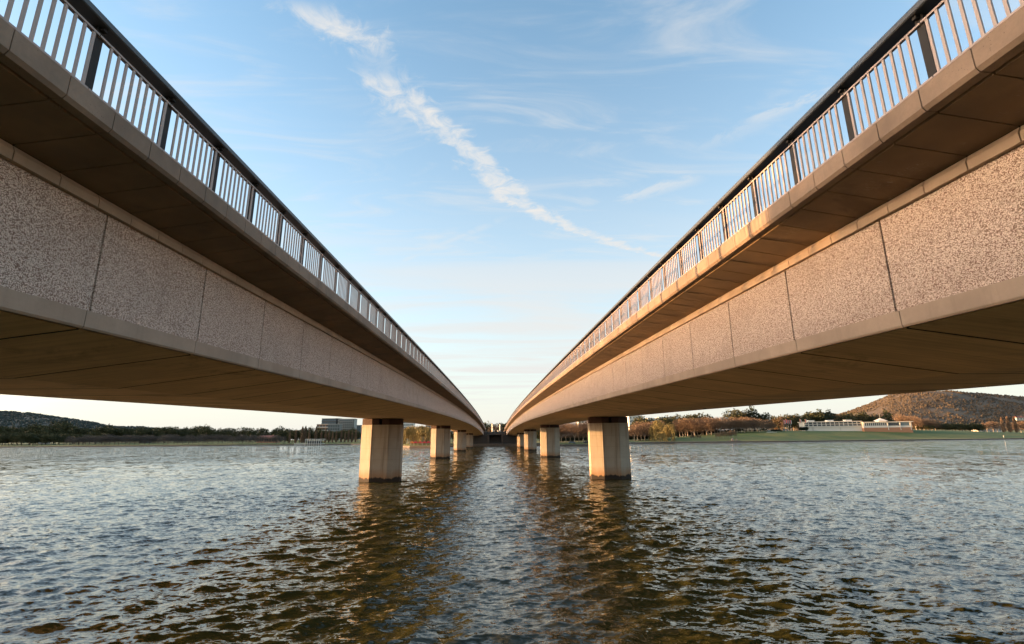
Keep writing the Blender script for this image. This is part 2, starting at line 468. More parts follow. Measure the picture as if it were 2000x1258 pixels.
# ------------------------------------------------------------------ mesh helpers
class MB:
    def __init__(s):
        s.v = []; s.f = []
    def add(s, vs, fs):
        n = len(s.v)
        s.v += [tuple(p) for p in vs]
        s.f += [tuple(i + n for i in f) for f in fs]
    def box(s, x0, x1, y0, y1, z0, z1):
        s.add([(x0, y0, z0), (x1, y0, z0), (x1, y1, z0), (x0, y1, z0), (x0, y0, z1), (x1, y0, z1), (x1, y1, z1), (x0, y1, z1)],
              [(0, 3, 2, 1), (4, 5, 6, 7), (0, 1, 5, 4), (1, 2, 6, 5), (2, 3, 7, 6), (3, 0, 4, 7)])
    def sweep(s, sec, ys, zf, flip=False, cap=True):
        """closed section of (x, h) carried along y; zf(y) gives the height added"""
        n = len(sec)
        vs = [(x, y, zf(y) + h) for y in ys for x, h in sec]
        fs = []
        for k in range(len(ys) - 1):
            for i in range(n):
                j = (i + 1) % n
                q = (k * n + i, k * n + j, (k + 1) * n + j, (k + 1) * n + i)
                fs.append(q[::-1] if flip else q)
        if cap:
            a = tuple(range(n)); z = tuple((len(ys) - 1) * n + i for i in range(n))
            fs.append(a if flip else a[::-1]); fs.append(z[::-1] if flip else z)
        s.add(vs, fs)
    def prism(s, poly, z0, z1):
        n = len(poly)
        vs = [(x, y, z0) for x, y in poly] + [(x, y, z1) for x, y in poly]
        fs = [(i, (i + 1) % n, n + (i + 1) % n, n + i) for i in range(n)] + [tuple(range(n))[::-1], tuple(range(n, 2 * n))]
        s.add(vs, fs)
    def cyl(s, x, y, z0, z1, r0, r1, n=8):
        a = [(math.cos(2 * math.pi * i / n), math.sin(2 * math.pi * i / n)) for i in range(n)]
        vs = [(x + r0 * c, y + r0 * q, z0) for c, q in a] + [(x + r1 * c, y + r1 * q, z1) for c, q in a]
        s.add(vs, [(i, (i + 1) % n, n + (i + 1) % n, n + i) for i in range(n)] + [tuple(range(n))[::-1], tuple(range(n, 2 * n))])
    def limb(s, p, q, r0, r1, n=5):
        p = Vector(p); q = Vector(q); d = (q - p).normalized()
        a = d.orthogonal().normalized(); b = d.cross(a)
        vs = []
        for c, r in ((p, r0), (q, r1)):
            for i in range(n):
                t = 2 * math.pi * i / n
                vs.append(c + (a * math.cos(t) + b * math.sin(t)) * r)
        s.add(vs, [(i, (i + 1) % n, n + (i + 1) % n, n + i) for i in range(n)] + [tuple(range(n))[::-1], tuple(range(n, 2 * n))])
    def mesh(s, name, mat):
        me = bpy.data.meshes.new(name)
        me.from_pydata(s.v, [], s.f)
        me.materials.append(mat)
        me.update()
        return me
    def obj(s, name, mat, parent=None, loc=None, smooth=False, fix=True):
        me = s.mesh(name, mat)
        if fix:
            import bmesh
            bm = bmesh.new(); bm.from_mesh(me)
            bmesh.ops.recalc_face_normals(bm, faces=bm.faces)
            bm.to_mesh(me); bm.free()
        if smooth:
            me.polygons.foreach_set('use_smooth', [True] * len(me.polygons))
        o = bpy.data.objects.new(name, me)
        COL.objects.link(o)
        if parent is not None:
            o.parent = parent
        if loc is not None:
            o.location = loc
        return o

def tag(o, label=None, cat=None, group=None, kind=None):
    if label: o['label'] = label
    if cat: o['category'] = cat
    if group: o['group'] = group
    if kind: o['kind'] = kind
    return o

def empty(name, loc, label, cat, group=None, rz=0.0):
    o = bpy.data.objects.new(name, None)
    COL.objects.link(o)
    o.location = loc
    o.rotation_euler = (0, 0, rz)
    return tag(o, label, cat, group)

def dup(o, parent=None):
    c = o.copy()
    COL.objects.link(c)
    if parent is not None:
        c.parent = parent
    for ch in list(o.children):
        dup(ch, c)
    return c

# ------------------------------------------------------------------ the twin bridges
CAMZ = CAMH
def arch(y):
    return CAMZ + 3.705 - 2.113 * ((y - 155.0) / 155.0) ** 2
XC = 13.25                       # centre line of each deck, metres from the midline
SEG = 0.7475                     # fascia block length; a facing panel is four of them
Y0, Y1 = -7.0, 303.0
PIER_Y = [57.8, 121.0, 189.0, 249.0]

def build_bridge(sg, label, post_phase, piers):
    root = empty('road_bridge', (sg * XC, 0, 0), label, 'bridge', 'twin road bridges over the lake')
    def X(x):                     # distance from the midline to coordinate local to root
        return sg * (x - XC)
    def both(sec):                # the section and its mirror on the outer side of the deck
        return [sec, [(2 * XC - x, h) for x, h in sec]]
    def segs(name, mat, secs, phase, step, gap, into=None):
        mb = into if into is not None else MB()
        k = math.floor((Y0 - phase) / step)
        y = phase + k * step
        while y < Y1:
            g = gap / 2
            a, b = y + g, y + step - g
            if b > Y1: b = Y1
            if b - a > 0.02:
                for sec in secs:
                    pts = [(X(x), h) for x, h in sec]
                    mb.sweep(pts, [a, b], arch)
            y += step
        return None if into is not None else mb.obj(name, mat, root)
    fj, gj = 4.78, 8.09
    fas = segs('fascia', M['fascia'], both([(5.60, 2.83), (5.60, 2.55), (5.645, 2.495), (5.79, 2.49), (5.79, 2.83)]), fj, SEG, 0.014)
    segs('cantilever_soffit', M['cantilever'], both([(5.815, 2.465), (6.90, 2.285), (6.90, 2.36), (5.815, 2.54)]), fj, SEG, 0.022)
    segs('ledge', M['band'], both([(6.86, 2.05), (6.86, 2.19), (6.90, 2.275), (7.05, 2.275), (7.05, 2.05)]), fj, SEG, 0.018)
    for sec in both([(6.945, 2.045), (6.925, 0.305), (7.02, 0.305), (7.04, 2.045)]):
        segs('facing_panels', M['aggregate'], [sec], gj, SEG * 4, 0.040)
    for sec in both([(6.89, 0.30), (6.89, 0.035), (6.915, 0.0), (7.10, 0.0), (7.10, 0.30)]):
        segs('edge_beam', M['band'], [sec], gj - 0.1, SEG * 4, 0.016)
    # soffit: two sloping sides and a flat middle
    s1 = [(6.965, -0.016), (10.65, -0.52), (10.65, -0.44), (6.99, -0.002)]
    s2 = [(10.652, -0.52), (15.848, -0.52), (15.848, -0.44), (10.652, -0.44)]
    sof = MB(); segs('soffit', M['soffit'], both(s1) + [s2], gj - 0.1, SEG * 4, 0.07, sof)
    ys = [Y0 + (Y1 - Y0) * i / 103 for i in range(104)]
    # dark strips that put gap shade into the soffit joints, standing 3 mm proud
    jm = sof; nface = len(sof.f)
    y = gj - 0.1 - 5 * SEG * 4
    while y < Y1 - 1:
        wd = 0.05 if abs(y - 54) > 1.6 else 0.11
        for sec in both([(6.985, -0.0215), (10.65, -0.523), (10.65, -0.50), (6.985, 0.0)]) + [[(10.651, -0.523), (15.849, -0.523), (15.849, -0.50), (10.651, -0.50)]]:
            jm.sweep([(X(a), b) for a, b in sec], [y - wd / 2, y + wd / 2], arch)
        y += SEG * 4
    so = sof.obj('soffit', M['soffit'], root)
    so.data.materials.append(M['core'])
    for p_ in so.data.polygons[nface:]:
        p_.material_index = 1
    for y in (34.5, 90.0, 155.0, 222.0):
        dm = MB(); dm.cyl(X(14.7), y, arch(y) - 0.56, arch(y) - 0.50, 0.14, 0.16, 14)
        dm.obj('drain_outlet', M['core'], root)
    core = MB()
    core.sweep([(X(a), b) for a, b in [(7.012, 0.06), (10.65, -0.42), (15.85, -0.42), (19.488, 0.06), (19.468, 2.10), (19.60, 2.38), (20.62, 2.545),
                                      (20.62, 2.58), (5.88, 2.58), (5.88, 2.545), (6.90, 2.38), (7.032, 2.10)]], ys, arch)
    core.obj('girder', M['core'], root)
    rd = MB()
    rd.sweep([(X(a), b) for a, b in [(5.795, 2.60), (20.705, 2.60), (20.705, 2.72), (5.795, 2.72)]], ys, arch)
    rd.obj('deck', M['asphalt'], root)
    # handrails
    hr = MB()
    hr.sweep([(X(a), b) for a, b in [(5.565, 3.985), (5.555, 3.965), (5.555, 3.895), (5.57, 3.88), (5.86, 3.88), (5.87, 3.90), (5.87, 3.965), (5.855, 3.985)]], ys, arch)
    ho = hr.obj('handrail', M['rail'], root)
    h2 = MB()
    h2.sweep([(X(2 * XC - a), b) for a, b in [(5.565, 3.985), (5.555, 3.965), (5.555, 3.895), (5.57, 3.88), (5.86, 3.88), (5.87, 3.90), (5.87, 3.965), (5.855, 3.985)]], ys, arch)
    h2.obj('handrail', M['rail'], root)
    # posts, rails and balusters of the panels
    def post_mb(mb, x, y, z):
        mb.box(x - 0.035, x + 0.035, y - 0.06, y + 0.06, z + 2.70, z + 3.885)
        mb.box(x - 0.06, x + 0.10 * (1 if x * sg > 0 else -1) * sg * 0 + 0.06, y - 0.085, y + 0.085, z + 2.835, z + 2.86)
        mb.box(x - 0.10, x + 0.10, y - 0.03, y + 0.03, z + 3.83, z + 3.881)
    tr, br = MB(), MB()
    xi = X(5.715)
    tr_s = [(xi - 0.018, 3.725), (xi + 0.018, 3.725), (xi + 0.018, 3.755), (xi - 0.018, 3.755)]
    br_s = [(xi - 0.018, 2.868), (xi + 0.018, 2.868), (xi + 0.018, 2.896), (xi - 0.018, 2.896)]
    step = 2 * SEG
    yy = post_phase + math.floor((Y0 - post_phase) / step) * step
    posts = []
    while yy < Y1 - 1:
        if yy > Y0 + 0.1:
            posts.append(yy)
        yy += step
    sh = 0.058 * sg * -1                 # panel rails sit on the inner face of the posts
    trs = [(a + sg * -0.055, b) for a, b in tr_s]; brs = [(a + sg * -0.055, b) for a, b in br_s]
    for y in posts[:-1]:
        tr.sweep(trs, [y - 0.03, y + step - 0.045], arch)
        br.sweep(brs, [y - 0.03, y + step - 0.045], arch)
    tr.obj('top_rail', M['baluster'], root)
    br.obj('bottom_rail', M['baluster'], root)
    # nearest posts one by one, the far ones together
    pm = MB(); post_mb(pm, 0, 0, 0)
    proto = pm.obj('railing_post', M['post'], root)
    bo = MB()
    for zz in (2.90, 3.80):
        bo.box(-0.028 , 0.028, -0.075, -0.055, zz - 0.012, zz + 0.012)
    proto.location = (xi, posts[0], arch(posts[0]))
    rest = MB(); cnt = 0; first = True
    for y in posts:
        if y > 3.0 and cnt < 100:
            o = proto if first else dup(proto, root)
            first = False
            o.location = (xi, y, arch(y)); cnt += 1
        else:
            post_mb(rest, xi, y, arch(y))
    tag(rest.obj('railing_posts', M['post'], root), kind='stuff')
    bm_ = MB(); w = 0.020
    bm_.box(-0.011, 0.011, -w, w, 2.895, 3.726)
    bp = bm_.obj('baluster', M['baluster'], root)
    rb = MB(); cnt = 0; first = True
    xb = xi - sg * 0.055
    for y in posts[:-1]:
        for k in range(9):
            by = y + 0.19 + k * (step - 0.31) / 8
            if by > 3.2 and cnt < 100:
                o = bp if first else dup(bp, root)
                first = False
                o.location = (xb, by, arch(by)); cnt += 1
            else:
                z = arch(by)
                rb.box(xb - 0.011, xb + 0.011, by - w, by + w, z + 2.895, z + 3.726)
    tag(rb.obj('balusters', M['baluster'], root, fix=False), kind='stuff')
    # railing along the outer edge
    ob = MB(); xo = X(2 * XC - 5.715)
    for y in posts[:-1]:
        z = arch(y)
        post_mb(ob, xo, y, z)
        for k in range(9):
            by = y + 0.19 + k * (step - 0.31) / 8
            z = arch(by)
            ob.box(xo - 0.011, xo + 0.011, by - w, by + w, z + 2.895, z + 3.726)
    ob.sweep([(xo - 0.018, 3.725), (xo + 0.018, 3.725), (xo + 0.018, 3.755), (xo - 0.018, 3.755)], ys, arch)
    ob.sweep([(xo - 0.018, 2.868), (xo + 0.018, 2.868), (xo + 0.018, 2.896), (xo - 0.018, 2.896)], ys, arch)
    tag(ob.obj('outer_railing', M['post'], root, fix=False))
    # piers
    for k, py_ in enumerate(PIER_Y):
        p = MB()
        hx, fx, d1 = 2.32, 0.98, 0.80
        poly = [(-hx, d1), (-fx, 0), (fx, 0), (hx, d1), (hx, d1 + 1.1), (fx, 2 * d1 + 1.1), (-fx, 2 * d1 + 1.1), (-hx, d1 + 1.1)]
        top = arch(py_ + 1.2) - 0.52 - 0.78
        p.prism(poly, -1.5, top)
        po = p.obj('pier', M['pier'], root, (sg * 0.10, py_, 0))
        for s_ in (-1, 1):
            b_ = MB()
            e = 0.12
            a0, a1 = (0.16, hx - 0.03)
            pol = [(s_ * a0, 0.03), (s_ * fx, 0.03), (s_ * a1, d1 + 0.02), (s_ * a1, d1 + 1.07), (s_ * fx, 2 * d1 + 1.05), (s_ * a0, 2 * d1 + 1.05)]
            b_.prism(pol, top, arch(py_) - 0.56)
            b_.obj('bearing_block', M['bearing'], po)
    return root

build_bridge(-1, 'long concrete bridge whose face towards the water gap lies wholly in shade', 5.88, 4)
build_bridge(1, 'long concrete bridge whose railing, fascia and ledge glow orange in low sun', 5.37, 4)

# ------------------------------------------------------------------ shore and ground
SH = [(-4000, 700), (-1500, 620), (-600, 560), (0, 537), (400, 480), (690, 468), (740, 430), (775, 320), (800, 285), (850, 280), (930, 292),
      (1005, 292), (1060, 288), (1100, 285), (1160, 285), (1236, 352), (1300, 362), (1550, 350), (2000, 380), (2600, 440), (4500, 600)]
def shore(u):
    for (a, p), (b, q) in zip(SH, SH[1:]):
        if a <= u <= b:
            return p + (q - p) * (u - a) / (b - a)
    return SH[0][1] if u < SH[0][0] else SH[-1][1]
def bear(x, y):                  # horizontal bearing as a position on the print
    return 964.3 + 977.0 * (x - CX) / max(y, 1.0)
def sm(a, b, t):
    t = min(1, max(0, (t - a) / (b - a)))
    return t * t * (3 - 2 * t)
def gz(x, y):
    u = bear(x, y)
    s = y - shore(u)
    h = 0.75 + 0.9 * sm(0, 30, s) + 2.5 * sm(30, 300, s)
    rt = sm(1240, 1480, u)
    rise = 7.6 * sm(2, 95, s) * (1 - 0.45 * sm(1800, 2050, u))
    h = h * (1 - rt) + (0.75 + rise) * rt + 4 * sm(120, 500, s) * rt
    h += 0.25 * math.sin(x * 0.05 + y * 0.03) * sm(5, 30, s)
    return h
def gx(u, y):
    return CX + (u - 964.3) / 977.0 * y

def build_ground():
    us = [-4000 + 200 * i for i in range(18)] + [-400 + 12.5 * i for i in range(240)] + [2600 + 190 * i for i in range(11)]
    ss = [-3, -0.02, 0, 0.02, 2, 4, 8, 12, 18, 25, 35, 45, 55, 65, 75, 85, 95, 110, 130, 160, 200, 260, 340, 450, 650, 1000, 1600, 2600, 4500, 8000]
    vs, fs = [], []
    for i, u in enumerate(us):
        for s in ss:
            y = shore(u) + s
            x = gx(u, y)
            z = -0.6 if s <= -0.02 else (gz(x, y))
            vs.append((x, y, z))
    n = len(ss)
    for i in range(len(us) - 1):
        for j in range(n - 1):
            fs.append((i * n + j, (i + 1) * n + j, (i + 1) * n + j + 1, i * n + j + 1))
    mb = MB(); mb.add(vs, fs)
    tag(mb.obj('ground', M['grass']), 'grassy parkland behind the far shore of the lake', 'ground', kind='structure')
    # low stone kerb along the shore
    mb = MB()
    pts = [(gx(u, shore(u)), shore(u)) for u in us if -500 <= u <= 2500]
    for (x0, y0), (x1, y1) in zip(pts, pts[1:]):
        vs = [(x0, y0 - 0.6, -0.6), (x1, y1 - 0.6, -0.6), (x1, y1 - 0.5, 0.80), (x0, y0 - 0.5, 0.80), (x0, y0 + 0.6, 0.84), (x1, y1 + 0.6, 0.84)]
        mb.add(vs, [(0, 1, 2, 3), (3, 2, 5, 4)])
    tag(mb.obj('shore_wall', M['stone']), 'low brown stone edging where the park meets the lake', 'shore wall', kind='structure')
    # gravel path on the right bank
    mb = MB()
    pts = []
    u = 1160
    while u <= 2400:
        y = shore(u) + 3.2
        pts.append((gx(u, y), y)); u += 10
    for (x0, y0), (x1, y1) in zip(pts, pts[1:]):
        f0 = gz(x0, y0) + 0.06; f1 = gz(x1, y1) + 0.06
        g0 = gz(x0, y0 + 2.4) + 0.06; g1 = gz(x1, y1 + 2.4) + 0.06
        mb.add([(x0, y0, f0), (x1, y1, f1), (x1, y1 + 2.4, g1), (x0, y0 + 2.4, g0)], [(0, 1, 2, 3)])
    tag(mb.obj('path', M['path']), 'pale gravel path along the right bank', 'path', kind='structure')
    # the near bank under and behind the viewpoint
    mb = MB()
    mb.add([(-400, -260, 2.9), (-400, 18, 2.9), (-38, 16, 2.9), (-24, 1.0, 2.9), (24, 1.0, 2.9), (30, 1, 2.9), (400, 0, 2.9), (400, -260, 2.9),
            (-400, 18.5, -1.5), (-38, 16.5, -1.5), (-24, 1.5, -1.5), (24, 1.5, -1.5), (30, 1.5, -1.5), (400, 0.5, -1.5)],
           [(0, 1, 2, 3, 4, 5, 6, 7), (1, 8, 9, 2), (2, 9, 10, 3), (3, 10, 11, 4), (4, 11, 12, 5), (5, 12, 13, 6)])
    tag(mb.obj('near_bank', M['grass'], fix=False), 'grassy near bank under the bridge ends', 'ground', kind='structure')
build_ground()

# ------------------------------------------------------------------ the lake: real wave relief, finer near the viewpoint
def build_water():
    rng = np.random.RandomState(3)
    r = [2.5]
    while r[-1] < 640: r.append(r[-1] * (1.0030 if 9 < r[-1] < 60 else 1.0045))
    while r[-1] < 9000: r.append(r[-1] * 1.08)
    r = np.array(r)
    ang = np.concatenate([np.radians(np.linspace(-115, -56, 40, endpoint=False)), np.radians(np.linspace(-56, 56, 980)), np.radians(np.linspace(56, 115, 41))[1:]])
    A, RR = np.meshgrid(ang, r)
    Xg = (RR * np.sin(A)).astype(np.float64); Yg = (RR * np.cos(A)).astype(np.float64)
    dr = RR * np.where(RR < 60, 0.0032, 0.0045)
    dr[RR > 640] = 1e4
    Z = np.zeros_like(Xg); DX = np.zeros_like(Xg); DY = np.zeros_like(Xg)
    N = 130
    for i in range(N):
        lam = 0.16 * (20.0 ** (rng.rand()))
        th = rng.normal(0, 0.60) + 0.10
        kx, ky = math.sin(th), -math.cos(th)
        k = 2 * math.pi / lam
        slope = 0.028 * math.exp(-(math.log(lam / 0.9) / 0.95) ** 2) + 0.012
        if lam > 1.7: slope *= 0.75
        a = slope / k * (0.5 + rng.rand())
        wgt = np.clip((lam / dr - 2.5) / 3.0, 0, 1)
        ph = k * (kx * Xg + ky * Yg) + rng.rand() * 6.283
        # slow groups so that no train runs on regularly
        gm = 0.6 + 0.55 * np.sin((kx * 0.7 - ky * 0.5) * Xg * k * 0.13 + (ky * 0.8 + kx * 0.6) * Yg * k * 0.11 + rng.rand() * 6.283)
        a_ = a * wgt * gm
        s, c = np.sin(ph), np.cos(ph)
        Z += a_ * c
        DX -= a_ * kx * s * 1.0; DY -= a_ * ky * s * 1.0
    Xg = Xg + DX; Yg = Yg + DY
    nr, na = Xg.shape
    me = bpy.data.meshes.new('lake')
    co = np.stack([Xg, Yg, Z], -1).reshape(-1, 3).astype(np.float32)
    me.vertices.add(nr * na)
    me.vertices.foreach_set('co', co.ravel())
    i, j = np.meshgrid(np.arange(nr - 1), np.arange(na - 1), indexing='ij')
    b = (i * na + j).ravel()
    q = np.stack([b, b + 1, b + na + 1, b + na], -1)[:, ::-1].astype(np.int32)
    me.loops.add(q.size); me.polygons.add(len(q))
    me.loops.foreach_set('vertex_index', q.ravel())
    me.polygons.foreach_set('loop_start', np.arange(0, q.size, 4, dtype=np.int32))
    me.polygons.foreach_set('loop_total', np.full(len(q), 4, dtype=np.int32))
    me.polygons.foreach_set('use_smooth', np.ones(len(q), dtype=bool))
    me.materials.append(M['water'])
    me.update(calc_edges=True)
    o = bpy.data.objects.new('lake', me)
    COL.objects.link(o)
    tag(o, 'choppy olive green lake water reflecting the pale evening sky', 'water', kind='structure')
build_water()

# ------------------------------------------------------------------ hills
def build_hill(name, label, prof, y0, y1, yr, mat, seed, base=4.0, rough=7.0):
    """ridge whose crest follows the profile prof of (bearing, height) at distance yr"""
    from mathutils import noise as mn
    us = np.linspace(prof[0][0], prof[-1][0], 200)
    ys = np.linspace(y0, y1, 46)
    pu = [p[0] for p in prof]; ph = [p[1] for p in prof]
    vs = []
    for u in us:
        hr = float(np.interp(u, pu, ph))
        for y in ys:
            t = (y - y0) / (yr - y0) if y < yr else 1 - (y - yr) / (y1 - yr) * 0.8
            f = sm(0, 1, t) * 0.75 + 0.25 * max(0, t)
            x = gx(u, y)
            n = mn.fractal(Vector((x * 0.0035 + seed, y * 0.0035, 0.3)), 0.9, 2.1, 6)
            vs.append((x, y, base + (hr - base) * f + n * rough * min(1, f * 3) * (0.35 if abs(y - yr) < 30 else 1.6)))
    n = len(ys); fs = []
    for i in range(len(us) - 1):
        for j in range(n - 1):
            fs.append((i * n + j, (i + 1) * n + j, (i + 1) * n + j + 1, i * n + j + 1))
    mb = MB(); mb.add(vs, fs)
    tag(mb.obj(name, mat, smooth=True), label, 'hill', kind='structure')
    return np.array(vs), n

def crowns_on(vs, name, label, mat, count, r0, r1, seed, flt=None, clump=0.35):
    """bushy crowns spread over a hillside, too many to count: one object"""
    g = random.Random(seed)
    ico_v = []; 
    t = (1 + 5 ** 0.5) / 2
    base = [Vector(p).normalized() for p in [(-1, t, 0), (1, t, 0), (-1, -t, 0), (1, -t, 0), (0, -1, t), (0, 1, t), (0, -1, -t), (0, 1, -t), (t, 0, -1), (t, 0, 1), (-t, 0, -1), (-t, 0, 1)]]
    fcs = [(0, 11, 5), (0, 5, 1), (0, 1, 7), (0, 7, 10), (0, 10, 11), (1, 5, 9), (5, 11, 4), (11, 10, 2), (10, 7, 6), (7, 1, 8), (3, 9, 4), (3, 4, 2), (3, 2, 6), (3, 6, 8), (3, 8, 9), (4, 9, 5), (2, 4, 11), (6, 2, 10), (8, 6, 7), (9, 8, 1)]
    mb = MB(); k = 0
    while k < count:
        a_ = g.randrange(199) * 46 + g.randrange(45)
        s1, s2 = g.random(), g.random()
        p = (vs[a_] * (1 - s1) + vs[a_ + 46] * s1) * (1 - s2) + (vs[a_ + 1] * (1 - s1) + vs[a_ + 47] * s1) * s2
        x, y, z = float(p[0]), float(p[1]), float(p[2])
        if flt and not flt(x, y, z): continue
        if mnoise.noise(Vector((x * 0.008, y * 0.005, 1.0))) + g.uniform(-0.35, 0.35) < -0.05 - (0.35 - clump): continue
        r = r0 + (r1 - r0) * g.random() ** 2.2
        mb.add([(x + b.x * r * g.uniform(0.7, 1.2), y + b.y * r * g.uniform(0.7, 1.2), z + r * 0.5 + b.z * r * g.uniform(0.7, 1.1)) for b in base], fcs)
        k += 1
    o = mb.obj(name, mat, fix=False)
    tag(o, label, 'woodland', kind='stuff')

def side_hill():
    # flank of the left hill that carries on beyond the edge of the view and keeps the left shore in shade
    xs = np.linspace(-2900, -900, 70); ys = np.linspace(540, 1100, 40)
    vs = []
    for x in xs:
        for y in ys:
            h = 125 * sm(555, 680, y) * (1 - sm(900, 1080, y)) * math.exp(-((x + 1700) / 380) ** 2)
            vs.append((x, y, 2 + h + 1.2 * math.sin(x * 0.021 + 1) * math.cos(y * 0.017)))
    n = len(ys)
    fs = [(i * n + j, (i + 1) * n + j, (i + 1) * n + j + 1, i * n + j + 1) for i in range(len(xs) - 1) for j in range(n - 1)]
    mb = MB(); mb.add(vs, fs)
    tag(mb.obj('hill', M['hill_left'], smooth=True), 'wooded hill flank beyond the left edge of the view', 'hill', kind='structure')
side_hill()

def zat(u, v, y):
    d = direction(u - 1000, 629 - v)
    return CAMH + d.z / d.y * y
def xat(u, v, y):
    d = direction(u - 1000, 629 - v)
    return CX + d.x / d.y * y
def prof_from(pts, y):
    return [(bear(xat(u, v, y), y), zat(u, v, y)) for u, v in pts]

hr = prof_from([(1500, 842), (1600, 818), (1640, 809), (1676, 797), (1707, 787), (1737, 777), (1775, 769), (1820, 766), (1865, 764.5), (1910, 768), (1955, 772), (2000, 775), (2100, 785), (2300, 800), (2700, 835)], 2300)
va, _ = build_hill('hill', 'broad brown scrubby hill rising behind the right bank', hr, 1300, 3000, 2300, M['hill'], 2.0)
crowns_on(va, 'hill_scrub', 'scattered sunlit bush covering the brown hill on the right', M['scrub'], 42000, 1.6, 4.4, 5, None, 0.1)
hd = prof_from([(1450, 835), (1530, 815), (1563, 812.5), (1590, 805.5), (1617, 806), (1650, 810), (1700, 822), (1800, 840)], 3600)
vb, _ = build_hill('hill', 'small far hill showing between the trees left of the brown hill', hd, 3100, 4000, 3600, M['hill_left'], 9.0)
hl = prof_from([(-900, 792), (-400, 785), (-150, 795), (0, 804.5), (50, 808), (100, 814), (150, 821.5), (187, 828.5), (217, 834.5), (275, 836), (312, 838.5), (400, 846), (520, 860)], 1700)
vc, _ = build_hill('hill', 'dark wooded hill sloping down behind the left shore', hl, 950, 2200, 1700, M['hill_left'], 4.0, rough=4.0)
crowns_on(vc, 'hill_forest', 'dense dark tree cover of the hill on the left', M['forest'], 30000, 1.8, 4.2, 6, None, -0.4)

# ------------------------------------------------------------------ trees
def leaf_mesh(name, blobs, n, size, mat, seed, stretch=(1, 1, 1), shell=0.6):
    g = np.random.RandomState(seed)
    w = np.array([b[3] * b[3] * b[4] for b in blobs]); w = w / w.sum()
    idx = g.choice(len(blobs), n, p=w)
    B = np.array(blobs)[idx]
    d = g.normal(size=(n, 3)); d /= np.linalg.norm(d, axis=1)[:, None]
    rad = shell + (1 - shell) * g.rand(n) ** 0.6
    rad *= 1 + 0.12 * g.normal(size=n)
    P = B[:, :3] + d * rad[:, None] * np.stack([B[:, 3], B[:, 3], B[:, 4]], 1)
    a = g.normal(size=(n, 3)) * np.array(stretch); a /= np.linalg.norm(a, axis=1)[:, None]
    c = g.normal(size=(n, 3)); b = np.cross(a, c); b /= np.linalg.norm(b, axis=1)[:, None]
    s = size * (0.6 + 0.8 * g.rand(n))[:, None]
    el = max(stretch) ** 0.6
    V = np.stack([P - a * s * el - b * s * 0.35, P + a * s * el * 0.3 - b * s, P + a * s * el + b * s * 0.35, P - a * s * el * 0.3 + b * s], 1).reshape(-1, 3)
    me = bpy.data.meshes.new(name)
    me.from_pydata(V.tolist(), [], [(4 * i, 4 * i + 1, 4 * i + 2, 4 * i + 3) for i in range(n)])
    me.materials.append(mat)
    return me

def branch_mesh(name, seed, mat, bare, lean=0.5, twigs=0, h=1.0, droop=0.0, narrow=1.0):
    """trunk forking into limbs; bare trees carry on into twigs (unit height)"""
    g = random.Random(seed)
    trunk, tw = MB(), MB()
    def grow(p, d, L, r, lvl, top):
        q = p + d * L
        (trunk if lvl < 2 else tw).limb(p, q, r, r * 0.62, 5 if lvl == 0 else 3)
        if lvl >= top: return
        for k in range(g.choice((3, 4)) if lvl else 5):
            nd_ = (d + Vector((g.uniform(-1, 1), g.uniform(-1, 1), g.uniform(-0.25, 0.5) - droop * lvl)) * lean).normalized()
            nd_.x *= narrow; nd_.y *= narrow; nd_.normalize()
            grow(p + d * L * g.uniform(0.55, 1.0), nd_, L * g.uniform(0.55, 0.8), r * 0.5, lvl + 1, top)
    grow(Vector((0, 0, -0.04)), Vector((g.uniform(-0.05, 0.05), g.uniform(-0.05, 0.05), 1)).normalized(), 0.34 * h, 0.022, 0, 4 if bare else 2)
    return trunk, tw

